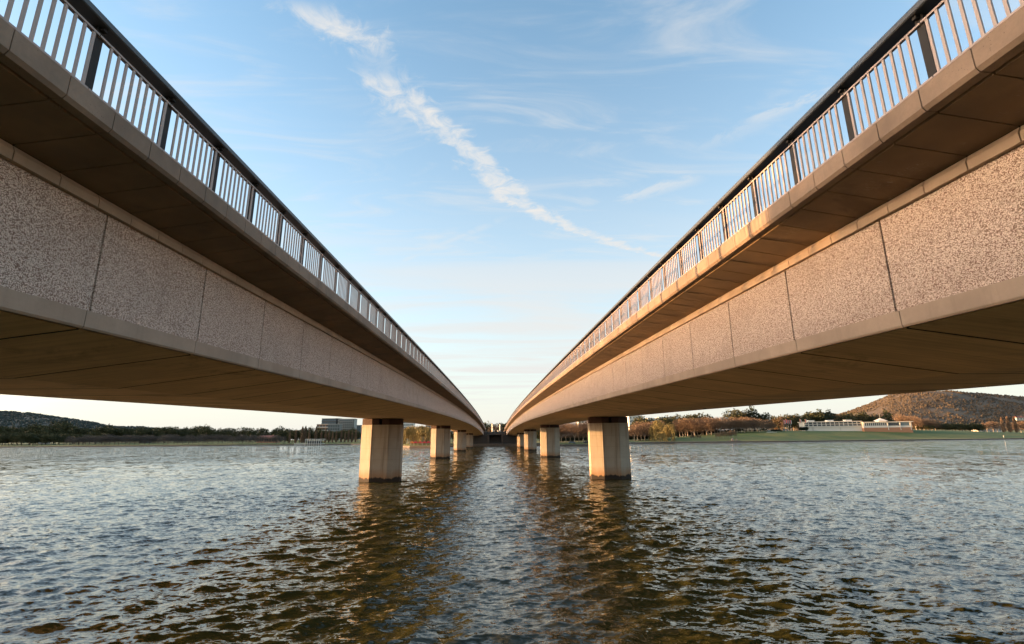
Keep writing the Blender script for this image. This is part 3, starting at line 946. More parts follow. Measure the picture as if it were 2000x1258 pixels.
KINDS = {}
def proto_tree(kind, seed):
    g = random.Random(seed)
    if kind in ('gum', 'pine'):
        blobs = []
        for k in range(11):
            a = g.uniform(0, 6.28); r = g.uniform(0.05, 0.34)
            blobs.append((r * math.cos(a), r * math.sin(a), g.uniform(0.34, 0.82) - r * 0.3, g.uniform(0.15, 0.26), g.uniform(0.12, 0.20)))
        blobs.append((0, 0, 0.6, 0.25, 0.25))
        if kind == 'pine':
            blobs = [(0.0, 0, 0.9, 0.09, 0.12), (0.06, 0.03, 0.74, 0.17, 0.13), (-0.07, 0, 0.60, 0.23, 0.12), (0.05, -0.03, 0.44, 0.27, 0.12), (0, 0, 0.30, 0.29, 0.10)]
        cm = leaf_mesh('crown', blobs, 1500, 0.024, M['gum'] if kind == 'gum' else M['conifer'], seed)
        tr, _ = branch_mesh('trunk', seed, None, False)
        tm = tr.mesh('trunk', M['bark'])
    elif kind == 'bare' or kind == 'grey':
        mat = M['twig'] if kind == 'bare' else M['twig_grey']
        tr, tw = branch_mesh('trunk', seed, None, True, lean=0.75)
        blobs = [(0, 0, 0.62, 0.34, 0.33), (0.12, 0.05, 0.55, 0.26, 0.25), (-0.14, -0.03, 0.58, 0.26, 0.26)]
        g2 = np.random.RandomState(seed)
        V, Fc = [], []
        for i in range(2300):
            a = g2.rand() * 6.283; e = math.asin(g2.rand() * (1.72 if kind == 'grey' else 1.6) - (0.75 if kind == 'grey' else 0.62))
            rr = 0.44 * g2.rand() ** 0.45
            d = Vector((math.cos(a) * math.cos(e), math.sin(a) * math.cos(e), math.sin(e)))
            p = Vector((0, 0, 0.50)) + Vector((d.x * rr, d.y * rr, d.z * rr * 1.05))
            q = p + (d + Vector((g2.normal() * 0.4, g2.normal() * 0.4, 0.5))).normalized() * (0.05 + 0.06 * g2.rand())
            sd = (q - p).cross(Vector((g2.normal(), g2.normal(), g2.normal()))).normalized() * 0.0055
            n = len(V); V += [p - sd, p + sd, q]; Fc.append((n, n + 1, n + 2))
        tw.add(V, Fc)
        cm = tw.mesh('crown', mat)
        tm = tr.mesh('trunk', M['pale_bark'] if kind == 'bare' else M['bark'])
    elif kind == 'poplar':
        tr, tw = MB(), MB()
        tr.limb((0, 0, -0.03), (0, 0, 0.8), 0.018, 0.005, 5)
        g2 = np.random.RandomState(seed)
        for i in range(1100):
            z = 0.05 + 0.90 * g2.rand()
            w = 0.105 * math.sin(math.pi * min(1, (z + 0.12) / 1.1) ** 0.8) ** 0.6 + 0.008
            a = g2.rand() * 6.283; rr = w * g2.rand() ** 0.5
            p = Vector((math.cos(a) * rr * 0.7, math.sin(a) * rr * 0.7, z - 0.05))
            q = Vector((math.cos(a) * rr, math.sin(a) * rr, z + 0.05))
            sd = (q - p).cross(Vector((g2.normal(), g2.normal(), g2.normal()))).normalized() * 0.0045
            tw.add([p - sd, p + sd, q], [(0, 1, 2)])
        cm = tw.mesh('crown', M['twig']); tm = tr.mesh('trunk', M['bark'])
    elif kind == 'willow':
        tr, tw = branch_mesh('trunk', seed, None, True, lean=0.8, droop=0.05)
        g2 = np.random.RandomState(seed)
        cl = [(g2.normal() * 0.26, g2.normal() * 0.26) for _ in range(16)]
        for i in range(2600):
            a, b = cl[g2.randint(16)]
            x = a + g2.normal() * 0.06; y = b + g2.normal() * 0.06
            rr = math.hypot(x, y)
            top = 0.95 - 0.9 * rr * rr - 0.06 * g2.rand()
            z = top - g2.rand() * (0.30 + rr * 0.8)
            if z < 0.06: continue
            p = Vector((x, y, z)); q = p + Vector((g2.normal() * 0.008, g2.normal() * 0.008, -0.10))
            sd = Vector((g2.normal(), g2.normal(), 0)).normalized() * 0.006
            tw.add([p - sd, p + sd, q + sd * 0.4, q - sd * 0.4], [(0, 1, 2, 3)])
        cm = tw.mesh('crown', M['willow']); tm = tr.mesh('trunk', M['bark'])
    elif kind == 'shrub':
        blobs = [(g.uniform(-0.35, 0.35), g.uniform(-0.2, 0.2), g.uniform(0.3, 0.6), 0.3, 0.3) for _ in range(5)]
        cm = leaf_mesh('crown', blobs, 700, 0.05, M['hedge'], seed)
        tr = MB(); tr.limb((0, 0, -0.05), (0, 0, 0.4), 0.03, 0.02, 5)
        tm = tr.mesh('trunk', M['bark'])
    co = np.empty(len(cm.vertices) * 3); cm.vertices.foreach_get('co', co); co = co.reshape(-1, 3)
    f = 1.0 / np.percentile(co[:, 2], 98.5)
    for me_ in (cm, tm):
        co = np.empty(len(me_.vertices) * 3); me_.vertices.foreach_get('co', co)
        me_.vertices.foreach_set('co', co * f); me_.update()
    t = bpy.data.objects.new('trunk', tm); c = bpy.data.objects.new('crown', cm)
    return (t, c)

NAMES = {'gum': 'evergreen_tree', 'pine': 'pine_tree', 'bare': 'bare_tree', 'grey': 'bare_tree', 'poplar': 'poplar_tree', 'willow': 'willow_tree', 'shrub': 'shrub'}
def tree(kind, u, y, vtop, label, group=None, wide=1.0, base=None, vref=None):
    if kind not in KINDS:
        KINDS[kind] = [proto_tree(kind, 11 + 7 * i) for i in range(5 if kind in ('gum', 'bare', 'grey') else 2)]
    x = xat(u, vref or 850, y)
    z0 = gz(x, y) if base is None else base
    h = zat(u, vtop, y) - z0
    h = max(h, 1.2)
    root = empty(NAMES[kind], (x, y, z0), label, 'tree' if kind != 'shrub' else 'shrub', group, rnd.uniform(0, 6.28))
    s = h * 1.0
    root.scale = (s * wide, s * wide, s)
    t, c = rnd.choice(KINDS[kind])
    for q in (t, c):
        k = q.copy(); COL.objects.link(k); k.parent = root
    return root

def interp(pts, u):
    return float(np.interp(u, [p[0] for p in pts], [p[1] for p in pts]))

# left shore: dark evergreens behind, bare grey trees in front
SK = [(-60, 834), (0, 836), (40, 838), (60, 831), (75, 832), (88, 840), (104, 834), (118, 826), (130, 832), (150, 840), (200, 835), (240, 838), (290, 837), (325, 834), (345, 841),
      (362, 835), (380, 839), (402, 831), (414, 837), (424, 840), (445, 838), (462, 843), (478, 837), (492, 841), (507, 838), (525, 843), (542, 838), (560, 840), (580, 842), (605, 836), (640, 842), (696, 840)]
for i in range(64):
    u = -60 + i * 11.9 + rnd.uniform(-3, 3)
    tree('gum', u, rnd.uniform(600, 680), interp(SK, u) + rnd.uniform(-3.5, 2.0), 'dark evergreen tree in the shaded wood along the left shore', 'evergreens along the left shore', rnd.uniform(0.9, 1.25))
for i in range(30):
    u = -50 + i * 9 + rnd.uniform(-3, 3)
    tree('gum', u, rnd.uniform(565, 590), 848 + rnd.uniform(-3, 3), 'low dark evergreen standing in front of the wooded hill on the left', 'low evergreens below the left hill', rnd.uniform(1.0, 1.3))
for i in range(44):
    u = 140 + i * 9.6 + rnd.uniform(-2, 2)
    tree('grey', u, shore(u) + rnd.uniform(14, 26), 851 + rnd.uniform(-2, 2.5) + (3 if u < 160 else 0), 'bare grey tree in the dense row at the left waterside', 'bare trees at the left waterside', rnd.uniform(1.0, 1.3))
for u, v in ((566, 842), (578, 840), (590, 833), (596, 832), (604, 838), (617, 833), (628, 842), (636, 838), (643, 840), (650, 843), (657, 841), (667, 840), (674, 844), (681, 839), (688, 842), (695, 838)):
    tree('poplar', u, shore(u) + rnd.uniform(20, 40), v, 'slim bare poplar between the jetty pavilion and the first pier of the shaded bridge', 'bare poplars before the apartment blocks', 1.0)
for u in (548, 556, 564, 572, 579, 586, 593, 600, 608, 615, 622, 634, 647, 661, 673, 686, 699):
    tree('gum', u, shore(u) + rnd.uniform(45, 60), 843 + rnd.uniform(-2, 2), 'dark evergreen mixed among the bare poplars', 'evergreens among the poplars', 0.9)
# behind the shaded bridge's piers
for u, v, w in ((792, 838, 1.1), (806, 834, 1.2), (820, 833, 1.2), (834, 836, 1.1)):
    tree('willow', u, shore(u) + 18 + rnd.uniform(-3, 6), v, 'golden bare willow on the bank between the first two piers of the shaded bridge', 'willows behind the shaded bridge', w)
for u, v in ((798, 836), (814, 838), (828, 834), (842, 836), (848, 838)):
    tree('bare', u, shore(u) + rnd.uniform(32, 45), v, 'pale bare tree behind the golden willows', 'bare trees behind the willows', 1.1)
for u, v in ((1046, 838), (1053, 836), (1060, 840), (1068, 838), (1080, 836), (1090, 838)):
    tree('gum', u, 380, v, 'dark tree glimpsed between the far piers of the sunlit bridge', 'trees between the far sunlit piers', 1.2)
for u, v in ((884, 842), (890, 843), (915, 845), (852, 838), (860, 838)):
    tree('gum', u, 330, v, 'dark tree glimpsed between the far piers of the shaded bridge', 'trees between the far piers')
# beyond the far bridge end
for u, v, w in ((942, 832, 1.2), (951, 827, 1.4), (985, 828, 1.3), (993, 826, 1.4), (1003, 829, 1.2)):
    tree('gum', u, 420, v, 'round dark tree rising above the far end of the roads', 'trees above the far bridge end', w)
for u, v, w in ((963, 834, 1.0), (969, 832, 1.0), (975, 835, 0.9)):
    tree('bare', u, 405, v, 'pale bare tree between the two lit pillars', 'bare trees between the lit pillars', w)
# between the piers of the sunlit bridge
for i in range(9):
    u = 1088 + i * 8.5
    tree('bare', u, shore(u) + rnd.uniform(22, 40), 826 + rnd.uniform(-3, 4), 'pale barked bare tree between the first two piers of the sunlit bridge', 'bare trees between the sunlit piers', 1.15)
for i in range(8):
    u = 1238 + i * 7
    tree('bare', u, rnd.uniform(385, 410), 826 + rnd.uniform(-4, 6), 'brown bare tree beside the near pier of the sunlit bridge', 'bare trees beside the near sunlit pier', 1.1)
for u, v in ((1246, 817), (1258, 816), (1270, 822)):
    tree('gum', u, 455, v, 'dark evergreen beside the pale block next to the near sunlit pier', 'evergreens by the pale block')
tree('willow', 1311, shore(1309) + 8, 830, 'golden weeping willow at the water edge on the right bank', None, 0.95)
tree('willow', 1287, shore(1287) + 24, 823, 'taller yellowish willow just behind the waterside willow', None, 0.7)
tree('willow', 1288, shore(1287) + 7, 845, 'small low willow left of the waterside willow', None, 1.3)
for u, v, w in ((1302, 817, 1.1), (1314, 818, 1), (1326, 812, 1.1), (1342, 816, 1.1), (1354, 812, 1), (1366, 809, 1.2), (1380, 813, 1.1), (1396, 818, 1), (1425, 812, 1.1)):
    tree('gum', u, rnd.uniform(470, 500), v, 'olive crowned evergreen rising behind the bare trees of the right park', 'evergreens behind the right park trees', w)
tree('gum', 1444, 470, 801, 'tallest broad sunlit evergreen of the right park', None, 1.0)
tree('gum', 1459, 478, 802, 'broad evergreen joined to the tallest one on its right side', None, 0.9)
tree('pine', 1475, 470, 797, 'dark pointed pine standing out above the right park', None, 1.1)
tree('gum', 1500, 475, 808, 'rounded evergreen right of the pointed pine', None, 1.1)
for i in range(36):
    u = 1328 + i * 5.2 + rnd.uniform(-2, 2)
    tree('bare', u, rnd.uniform(430, 462), interp([(1320, 823), (1400, 817), (1480, 818), (1510, 825)], u) + rnd.uniform(-3, 5), 'brown bare tree in the thick stand of the right park', 'bare trees of the right park', 1.1)
for u in (1352, 1364):
    tree('bare', u, 392, 850, 'knee high reddish bare bush on the lawn near the willow', 'reddish bushes near the willow', 1.5)
for u, v in ((1402, 846), (1412, 844), (1424, 843), (1431, 841)):
    tree('bare', u, 385 + (u % 5), v, 'small pale bare tree standing on the lawn by the shore', 'small bare trees on the lawn', 1.1)
for i in range(7):
    u = 1514 + i * 7.5
    tree('bare' if i % 2 else 'gum', u, rnd.uniform(500, 530), 812 + rnd.uniform(-4, 5), 'tree behind the row of flagpoles', 'trees behind the flagpoles', 1.0)
for u, v, w in ((1578, 812, 1.1), (1588, 806, 1.2), (1598, 807, 1), (1612, 809, 1), (1634, 810, 1.1), (1647, 813, 1.1), (1662, 808, 1.2), (1692, 806, 1.1), (1708, 810, 1.1), (1724, 814, 1)):
    tree('gum', u, 520, v, 'green evergreen looking over the roof of the long white pavilion', 'evergreens behind the white pavilion', w)
for u, v in ((1606, 803), (1624, 804), (1738, 805)):
    tree('pine', u, 515, v, 'dark pine looking over the roof of the long white pavilion', 'pines behind the white pavilion', 1.2)
for i in range(10):
    u = 1762 + i * 7.5
    tree('bare', u, rnd.uniform(540, 580), 813 + rnd.uniform(-3, 4) + i * 0.9, 'reddish bare tree right of the white pavilion below the brown hill', 'reddish bare trees below the brown hill', 1.1)
for i in range(20):
    u = 1796 + i * 6.6
    tree('gum', u, rnd.uniform(540, 560), 829 + rnd.uniform(-3, 3), 'low dark bushy tree at the top of the right lawn', 'dark bushes above the right lawn', 1.5)
for u, v in ((1930, 826), (1942, 824), (1950, 828), (1996, 824), (2010, 822)):
    tree('bare', u, 570, v, 'bare tree around the small houses at the right edge', 'bare trees around the small houses', 1.1)
for u, v in ((1963, 815), (1975, 813), (1988, 814)):
    tree('poplar', u, 540, v, 'tall sunlit poplar in the trio at the right edge of the lawn', 'trio of sunlit poplars', 1.25)
# evergreens on the near bank, left of the left bridge, that keep the sun off the near end of the right bridge
for x, y, h in ((-44, 9.5, 14.4), (-50, 2, 15.5), (-45, -6, 14.5), (-58, 11, 16), (-42, 3, 13.8), (-62, -4, 16), (-52, 12, 15.2)):
    r_ = tree('gum', 0, 600, 830, 'tall evergreen on the near bank beside the left bridge', 'evergreens on the near bank', 0.85)
    r_.location = (x, y, 2.9); r_.scale = (h * 0.95, h * 0.95, h * 1.05)

# ------------------------------------------------------------------ buildings
def part(mb, name, mat, parent):
    return mb.obj(name, mat, parent)

def block(name, label, cat, u0, u1, vtop, y, depth, wall, storeys, bays, glass='glass', roof='dark', base=None, slab=None, win=(0.62, 0.5), group=None, roofh=0.6):
    x0, x1 = xat(u0, 840, y), xat(u1, 840, y)
    z0 = (gz((x0 + x1) / 2, y) if base is None else base) - 0.3
    z1 = zat((u0 + u1) / 2, vtop, y)
    root = empty(name, ((x0 + x1) / 2, y, z0), label, cat, group)
    w = x1 - x0; h = z1 - z0
    a = MB(); a.box(-w / 2, w / 2, 0, depth, 0, h); part(a, 'wall', M[wall], root)
    a = MB(); a.box(-w / 2 - 0.3, w / 2 + 0.3, -0.3, depth + 0.3, h, h + roofh); part(a, 'roof', M[roof], root)
    fh = h / storeys; bw = w / bays
    pm = None
    for i in range(storeys):
        for j in range(bays):
            if pm is None:
                a = MB(); a.box(-bw * win[0] / 2, bw * win[0] / 2, -0.12, 0.1, -fh * win[1] / 2, fh * win[1] / 2)
                pm = part(a, 'window', M[glass], root); o = pm
            else:
                o = dup(pm, root)
            o.location = (-w / 2 + (j + 0.5) * bw, 0, (i + 0.5) * fh)
        if slab:
            a = MB(); a.box(-w / 2 - 0.2, w / 2 + 0.2, -1.2, 0.0 - 0.001, i * fh + 0.02, i * fh + 0.02 + fh * 0.22)
            part(a, 'balcony', M[slab], root)
    # side windows on the face towards the midline
    return root

D_A = 900
block('apartment_block', 'glassy grey apartment block with a dark flat roof behind the poplars', 'building', 627, 655, 818, D_A, 16, 'dark', 8, 6, 'blue_glass', 'dark', win=(0.8, 0.55), slab='grey')
block('apartment_block', 'stepped red and white apartment block with long balconies', 'building', 618, 641, 829, D_A - 30, 14, 'brick', 5, 4, 'glass', 'white', slab='white', win=(0.7, 0.5))
block('apartment_block', 'white apartment tower with a grid of small square windows', 'building', 661, 691, 818.5, D_A - 5, 18, 'pale_grey', 9, 8, 'glass', 'pale_grey', win=(0.62, 0.5), slab='grey')
block('apartment_block', 'narrow white slab block wedged between the two taller apartment blocks', 'building', 654, 662, 817.5, D_A + 10, 14, 'white', 9, 2, 'glass', 'white', win=(0.5, 0.4))
block('apartment_block', 'low pale grey apartment block in front of the two taller ones', 'building', 640, 663, 829, D_A - 60, 12, 'grey', 5, 5, 'glass', 'pale_grey', win=(0.5, 0.45))
block('apartment_block', 'low bluish apartment block just left of the near shaded pier', 'building', 690, 704, 831, D_A + 20, 14, 'grey', 5, 3, 'blue_glass', 'dark')
block('office_tower', 'white banded office tower seen just right of the near shaded pier', 'building', 783, 807, 822.5, 700, 16, 'white', 7, 3, 'blue_glass', 'white', win=(0.95, 0.45))
block('office_block', 'small cream roof block between the first two piers of the shaded bridge', 'building', 831, 845, 829.5, 700, 14, 'cream', 4, 3, 'glass', 'white')
block('office_block', 'white office block above the bare trees between the sunlit piers', 'building', 1130, 1154, 821, 680, 16, 'white', 5, 4, 'glass', 'white', win=(0.6, 0.4))
block('office_block', 'pale block showing above the trees beside the near sunlit pier', 'building', 1230, 1256, 812.5, 640, 16, 'white', 6, 4, 'glass', 'white', win=(0.4, 0.35))
block('office_block', 'light blue block with a round white corner tower above the willow', 'building', 1268, 1296, 817.5, 650, 16, 'white', 5, 4, 'blue_glass', 'white', win=(0.9, 0.4))
block('office_block', 'long low sunlit cream roof above the willow', 'building', 1288, 1322, 815.5, 690, 16, 'cream', 5, 5, 'glass', 'cream', win=(0.7, 0.3))

def gabled(name, label, u0, u1, vridge, veave, y, wall, roofm, bays, group=None, depth=9, base=None):
    x0, x1 = xat(u0, 845, y), xat(u1, 845, y)
    z0 = (gz((x0 + x1) / 2, y) if base is None else base) - 0.3; ze = zat(u0, veave, y) - z0; zr = zat(u0, vridge, y) - z0
    root = empty(name, ((x0 + x1) / 2, y, z0), label, 'house', group)
    w = x1 - x0
    a = MB(); a.box(-w / 2, w / 2, 0, depth, 0, ze); part(a, 'wall', M[wall], root)
    a = MB(); e = 0.5
    a.add([(-w / 2 - e, -e, ze + 0.003), (w / 2 + e, -e, ze + 0.003), (w / 2 + e, depth + e, ze + 0.003), (-w / 2 - e, depth + e, ze + 0.003), (-w / 2 + w * 0.12, depth / 2, zr), (w / 2 - w * 0.12, depth / 2, zr)],
          [(0, 1, 5, 4), (1, 2, 5), (2, 3, 4, 5), (3, 0, 4), (3, 2, 1, 0)])
    rf = part(a, 'roof', M[roofm], root)
    a = MB(); a.box(w * 0.2, w * 0.2 + 0.8, depth / 2 - 0.4, depth / 2 + 0.4, ze + (zr - ze) * 0.5, zr + 0.8); part(a, 'chimney', M['brick'], rf)
    for j in range(bays):
        a = MB(); bx = -w / 2 + (j + 0.5) * w / bays
        a.box(bx - 0.22 * w / bays, bx + 0.22 * w / bays, -0.1, 0.1, ze * 0.35, ze * 0.8)
        part(a, 'window', M['glass'], root)
    return root
gabled('red_roofed_lodge', 'long low building with a faded red tiled roof behind the left waterside trees', 503, 541, 850.5, 855, 560, 'brick', 'tile', 8)
gabled('small_house', 'cream cottage glimpsed among the trees at the far left', 78, 90, 843.5, 846.5, 650, 'white', 'pale_grey', 3)
gabled('small_house', 'house with a pale blue metal roof under the foot of the left hill', 274, 290, 842.5, 845, 650, 'grey', 'blue_glass', 3)
for k, (u0, u1, vr, lab) in enumerate(((1912, 1922, 833, 'leftmost sunlit cottage under the brown hill'), (1925, 1934, 834, 'second small sunlit cottage under the brown hill'),
                                   (1941, 1957, 832, 'wider pinkish cottage just left of the poplar trio'), (1992, 2010, 813, 'pale house high above the poplar trio at the right edge'))):
    gabled('small_house', lab, u0, u1, vr, vr + 3, (600 if k < 3 else 1300), 'cream', 'tile' if k % 2 else 'pale_grey', 3, None, 9, None if k < 3 else zat(u0, 821, 1300))

# pavilion and jetty on the left shore
def jetty_pavilion():
    y = 452
    x0 = xat(598, 862, y); x1 = xat(630, 862, y)
    root = empty('jetty_pavilion', ((x0 + x1) / 2, y, 0), 'white flat roofed pavilion on stilts over the water by the poplars', 'pavilion')
    w = x1 - x0
    for z, s in ((4.9, 1.0), (3.6, 0.86)):
        a = MB(); a.box(-w / 2 * s, w / 2 * s + 1, -3, 5, z, z + 0.35); part(a, 'roof', M['white'], root)
    a = MB(); a.box(-w / 2 * 0.8, w / 2 * 0.8, -1.5, 4, 1.2, 3.59); part(a, 'wall', M['glass'], root)
    a = MB(); a.box(-w / 2, w / 2, -4, 6, 0.8, 1.19); part(a, 'deck', M['white'], root)
    p0 = None
    for i in range(8):
        if p0 is None:
            a = MB(); a.box(-0.15, 0.15, -3.3, -3.0, -1.2, 4.9); p0 = part(a, 'stilt', M['white'], root); o = p0
        else:
            o = dup(p0, root)
        o.location = (-w / 2 + 0.4 + i * (w - 0.8) / 7, 0, 0)
    x2 = xat(577, 866, y)
    r2 = empty('jetty', ((x0 + x2) / 2, y, 0), 'low white jetty with railings left of the stilted pavilion', 'jetty')
    w2 = x0 - x2
    a = MB(); a.box(-w2 / 2, w2 / 2 - 0.05, -3, 2, 0.75, 1.1); part(a, 'deck', M['white'], r2)
    a = MB()
    a.box(-w2 / 2, w2 / 2 - 0.05, -2.95, -2.88, 1.9, 2.0)
    part(a, 'railing', M['white'], r2)
    p0 = None
    for i in range(9):
        if p0 is None:
            a = MB(); a.box(-0.12, 0.12, -3.0, -2.8, -1.2, 1.9); p0 = part(a, 'post', M['white'], r2); o = p0
        else:
            o = dup(p0, r2)
        o.location = (-w2 / 2 + 0.3 + i * (w2 - 0.6) / 8, 0, 0)
jetty_pavilion()

# red canopies under the willows
for k, (u, w_) in enumerate(((805, 6), (812, 7), (821, 7), (829, 7), (837, 8))):
    y = shore(u) + 9
    x = xat(u, 864, y); z = gz(x, y)
    root = empty('market_canopy', (x, y, z), ['small orange red canopy leftmost under the willows', 'red canopy second from the left under the willows', 'middle red canopy under the willows',
                 'red canopy second from the right under the willows', 'wide crimson canopy rightmost by the second pier'][k], 'canopy', 'red canopies under the willows')
    s = 1.05
    a = MB(); a.add([(-s, -s, 1.7), (s, -s, 1.7), (s, s, 1.7), (-s, s, 1.7), (0, 0, 2.5), (-s, -s, 1.3), (s, -s, 1.3), (s, s, 1.3), (-s, s, 1.3)],
                    [(0, 1, 4), (1, 2, 4), (2, 3, 4), (3, 0, 4), (0, 5, 6, 1), (1, 6, 7, 2), (2, 7, 8, 3), (3, 8, 5, 0)])
    a.obj('cover', M['orange'] if k == 0 else M['red'], root, fix=False)
    for sx in (-1, 1):
        for sy in (-1, 1):
            a = MB(); a.box(sx * s * 0.95 - 0.03, sx * s * 0.95 + 0.03, sy * s * 0.95 - 0.03, sy * s * 0.95 + 0.03, 0, 1.7); part(a, 'leg', M['white'], root)

# far abutment between the bridges
def abutment():
    y = 303.5
    root = empty('bridge_abutment', (0, y, 0), 'dark stone abutment with a deep recess closing the gap between the bridges', 'abutment')
    a = MB()
    a.box(-24, -4.6, 0, 9, -1, 6.2); a.box(4.9, 24, 0, 9, -1, 6.2)
    a.box(-20.9, -5.7, 0.2, 30, 6.203, 9.2); a.box(5.7, 20.9, 0.2, 30, 6.203, 9.2)
    part(a, 'wing_wall', M['darkstone'], root)
    a = MB(); a.box(-4.59, 4.89, 4, 9, -1, 6.4); part(a, 'recess_wall', M['darkstone'], root)
    a = MB()
    a.box(-4.6, -3.6, -0.5, 3.9, 1.31, 6.55); a.box(3.9, 4.9, -0.5, 3.9, 1.31, 6.55); 
    n = 16
    for i in range(n):
        t0 = -1 + 2 * i / n; t1 = -1 + 2 * (i + 1) / n
        x0 = 0.15 + t0 * 5.6; x1 = 0.15 + t1 * 5.6
        z0 = 6.9 + 0.55 * (1 - t0 * t0); z1 = 6.9 + 0.55 * (1 - t1 * t1)
        a.add([(x0, -0.6, 6.56), (x1, -0.6, 6.56), (x1, -0.6, z1), (x0, -0.6, z0), (x0, 4, 6.56), (x1, 4, 6.56), (x1, 4, z1), (x0, 4, z0)],
              [(0, 1, 2, 3), (5, 4, 7, 6), (3, 2, 6, 7), (0, 4, 5, 1)])
    part(a, 'portal_frame', M['stone'], root)
    a = MB()
    for k in range(9):
        a.box(-3.59, 3.89, 0.2 + k * 0.42, 3.99, 1.32 + k * 0.17, 1.32 + (k + 1) * 0.17)
    part(a, 'steps', M['darkstone'], root)
    a = MB(); a.box(-5.69, 5.69, 4.1, 8, 6.41, 8.5); part(a, 'parapet', M['darkstone'], root)
    a = MB(); a.box(-26, 34, -9.5, -0.62, -1, 1.3); part(a, 'quay', M['stone'], root)
abutment()
for u, v, w_, lab in ((961.5, 828, 0.28, 'taller left pillar lit orange above the far stone portal'), (976.5, 828.5, 0.28, 'right lit pillar above the far stone portal'),
                      (964.8, 840, 0.2, 'short stone stub beside the left lit pillar'), (972.5, 840, 0.2, 'short stone stub beside the right lit pillar')):
    y = 345
    x = xat(u, v, y); z0 = 6.5; z1 = zat(u, v, y)
    root = empty('stone_pillar', (x, y, z0), lab, 'pillar', None, R(38))
    a = MB(); a.box(-w_, w_, -w_, w_, 0, z1 - z0 - 0.2); part(a, 'shaft', M['white'], root)
    a = MB(); a.box(-w_ * 1.25, w_ * 1.25, -w_ * 1.25, w_ * 1.25, z1 - z0 - 0.199, z1 - z0); part(a, 'cap', M['white'], root)

# the long white pavilion on the right lawn
def exhibition():
    y = 455
    x0, x1, x2 = xat(1571, 835, y), xat(1690, 835, y), xat(1785, 835, y)
    z0 = zat(1620, 840.5, y) - 0.5
    root = empty('exhibition_pavilion', (x0, y, z0), 'long white two storey exhibition pavilion with a pyramid roof on the right lawn', 'building', None, R(-16))
    root.scale = (0.805, 1, 1)
    H1 = zat(1620, 823.5, y) - z0
    w = x1 - x0
    a = MB(); a.box(2, w, 0, 14, -3, H1 * 0.42); a.box(0, w, -0.8, 14.5, H1 * 0.42, H1 - 0.5); part(a, 'wall', M['white'], root)
    a = MB(); a.box(-1.2, w + 0.5, -1.8, 15, H1 - 0.49, H1); part(a, 'roof', M['white'], root)
    for c in (0.16, 0.50, 0.82):
        a = MB(); a.box(w * c - 3.2, w * c + 3.2, 3, 9, H1 + 0.01, H1 + 1.3); part(a, 'roof_box', M['white'], root)
    a = MB(); n = 13; bw = w / n
    a.box(-bw * 0.40, bw * 0.40, -0.92, -0.5, -H1 * 0.09, H1 * 0.10)
    p0 = None
    for j in range(n):
        for zz in (0.60, 0.82):
            if p0 is None: p0 = part(a, 'window', M['glass'], root); o = p0
            else: o = dup(p0, root)
            o.location = ((j + 0.5) * bw, 0, H1 * zz)
    a = MB(); a.box(0.8, w - 0.2, -1.0, -0.93, H1 * 0.69, H1 * 0.725); part(a, 'sill', M['white'], root)
    for c, wd in ((0.13, 1.6), (0.16, 0.3), (0.62, 1.2)):
        a = MB(); a.box(w * c, w * c + wd, -0.1, 0.2, 0.1, H1 * 0.36); part(a, 'doorway', M['cream'], root)
    # right wing, a little forward, brick below
    H2 = zat(1740, 824.5, y) - z0 - 0.6
    w2 = x2 - x1
    zb = 0.9
    a = MB(); a.box(w + 0.3, w + w2, -4, 14, -3, H2 * 0.34); part(a, 'brick_base', M['brick'], root)
    a = MB(); a.box(w + 0.35, w + w2 - 0.05, -3.95, 13.9, H2 * 0.341, H2); part(a, 'upper_wall', M['white'], root)
    a = MB(); a.box(w - 0.8, w + w2 + 1.2, -5.2, 15, H2 + 0.001, H2 + 0.5); part(a, 'roof', M['white'], root)
    p0 = None
    for j in range(11):
        if p0 is None:
            a = MB(); a.box(-0.55, 0.55, -4.06, -3.7, H2 * 0.58, H2 * 0.92); p0 = part(a, 'window', M['glass'], root); o = p0
        else: o = dup(p0, root)
        o.location = (w + 2.4 + j * w2 * 0.042, 0, 0)
    a = MB(); a.box(w + w2 * 0.52, w + w2 * 0.74, -4.08, -3.7, H2 * 0.56, H2 * 0.95); part(a, 'window', M['glass'], root)
    a = MB(); a.box(w + w2 * 0.77, w + w2 * 0.95, -4.08, -3.7, H2 * 0.56, H2 * 0.95); part(a, 'window', M['blue_glass'], root)
    for c in (0.505, 0.755, 0.965):
        a = MB(); a.box(w + w2 * c, w + w2 * c + 0.5, -4.4, -4.09, 0.0, H2 * 0.999); part(a, 'column', M['white'], root)
    cx_, zt = xat(1732, 820, y) - x0, zat(1732, 817.5, y) - z0
    a = MB(); b_ = H2 + 0.51; r_ = 5.0
    a.box(cx_ - 3.8, cx_ + 3.8, 1.2, 8.8, b_, b_ + 0.9)
    a.add([(cx_ - r_, 0, b_ + 0.9), (cx_ + r_, 0, b_ + 0.9), (cx_ + r_, 10, b_ + 0.9), (cx_ - r_, 10, b_ + 0.9), (cx_, 5, zt)], [(0, 1, 4), (1, 2, 4), (2, 3, 4), (3, 0, 4), (3, 2, 1, 0)])
    part(a, 'pyramid_roof', M['white'], root)
    a = MB(); a.box(cx_ - 0.12, cx_ + 0.12, 4.9, 5.1, zt - 0.4, zt + 4.2); part(a, 'mast', M['pale_grey'], root)
exhibition()

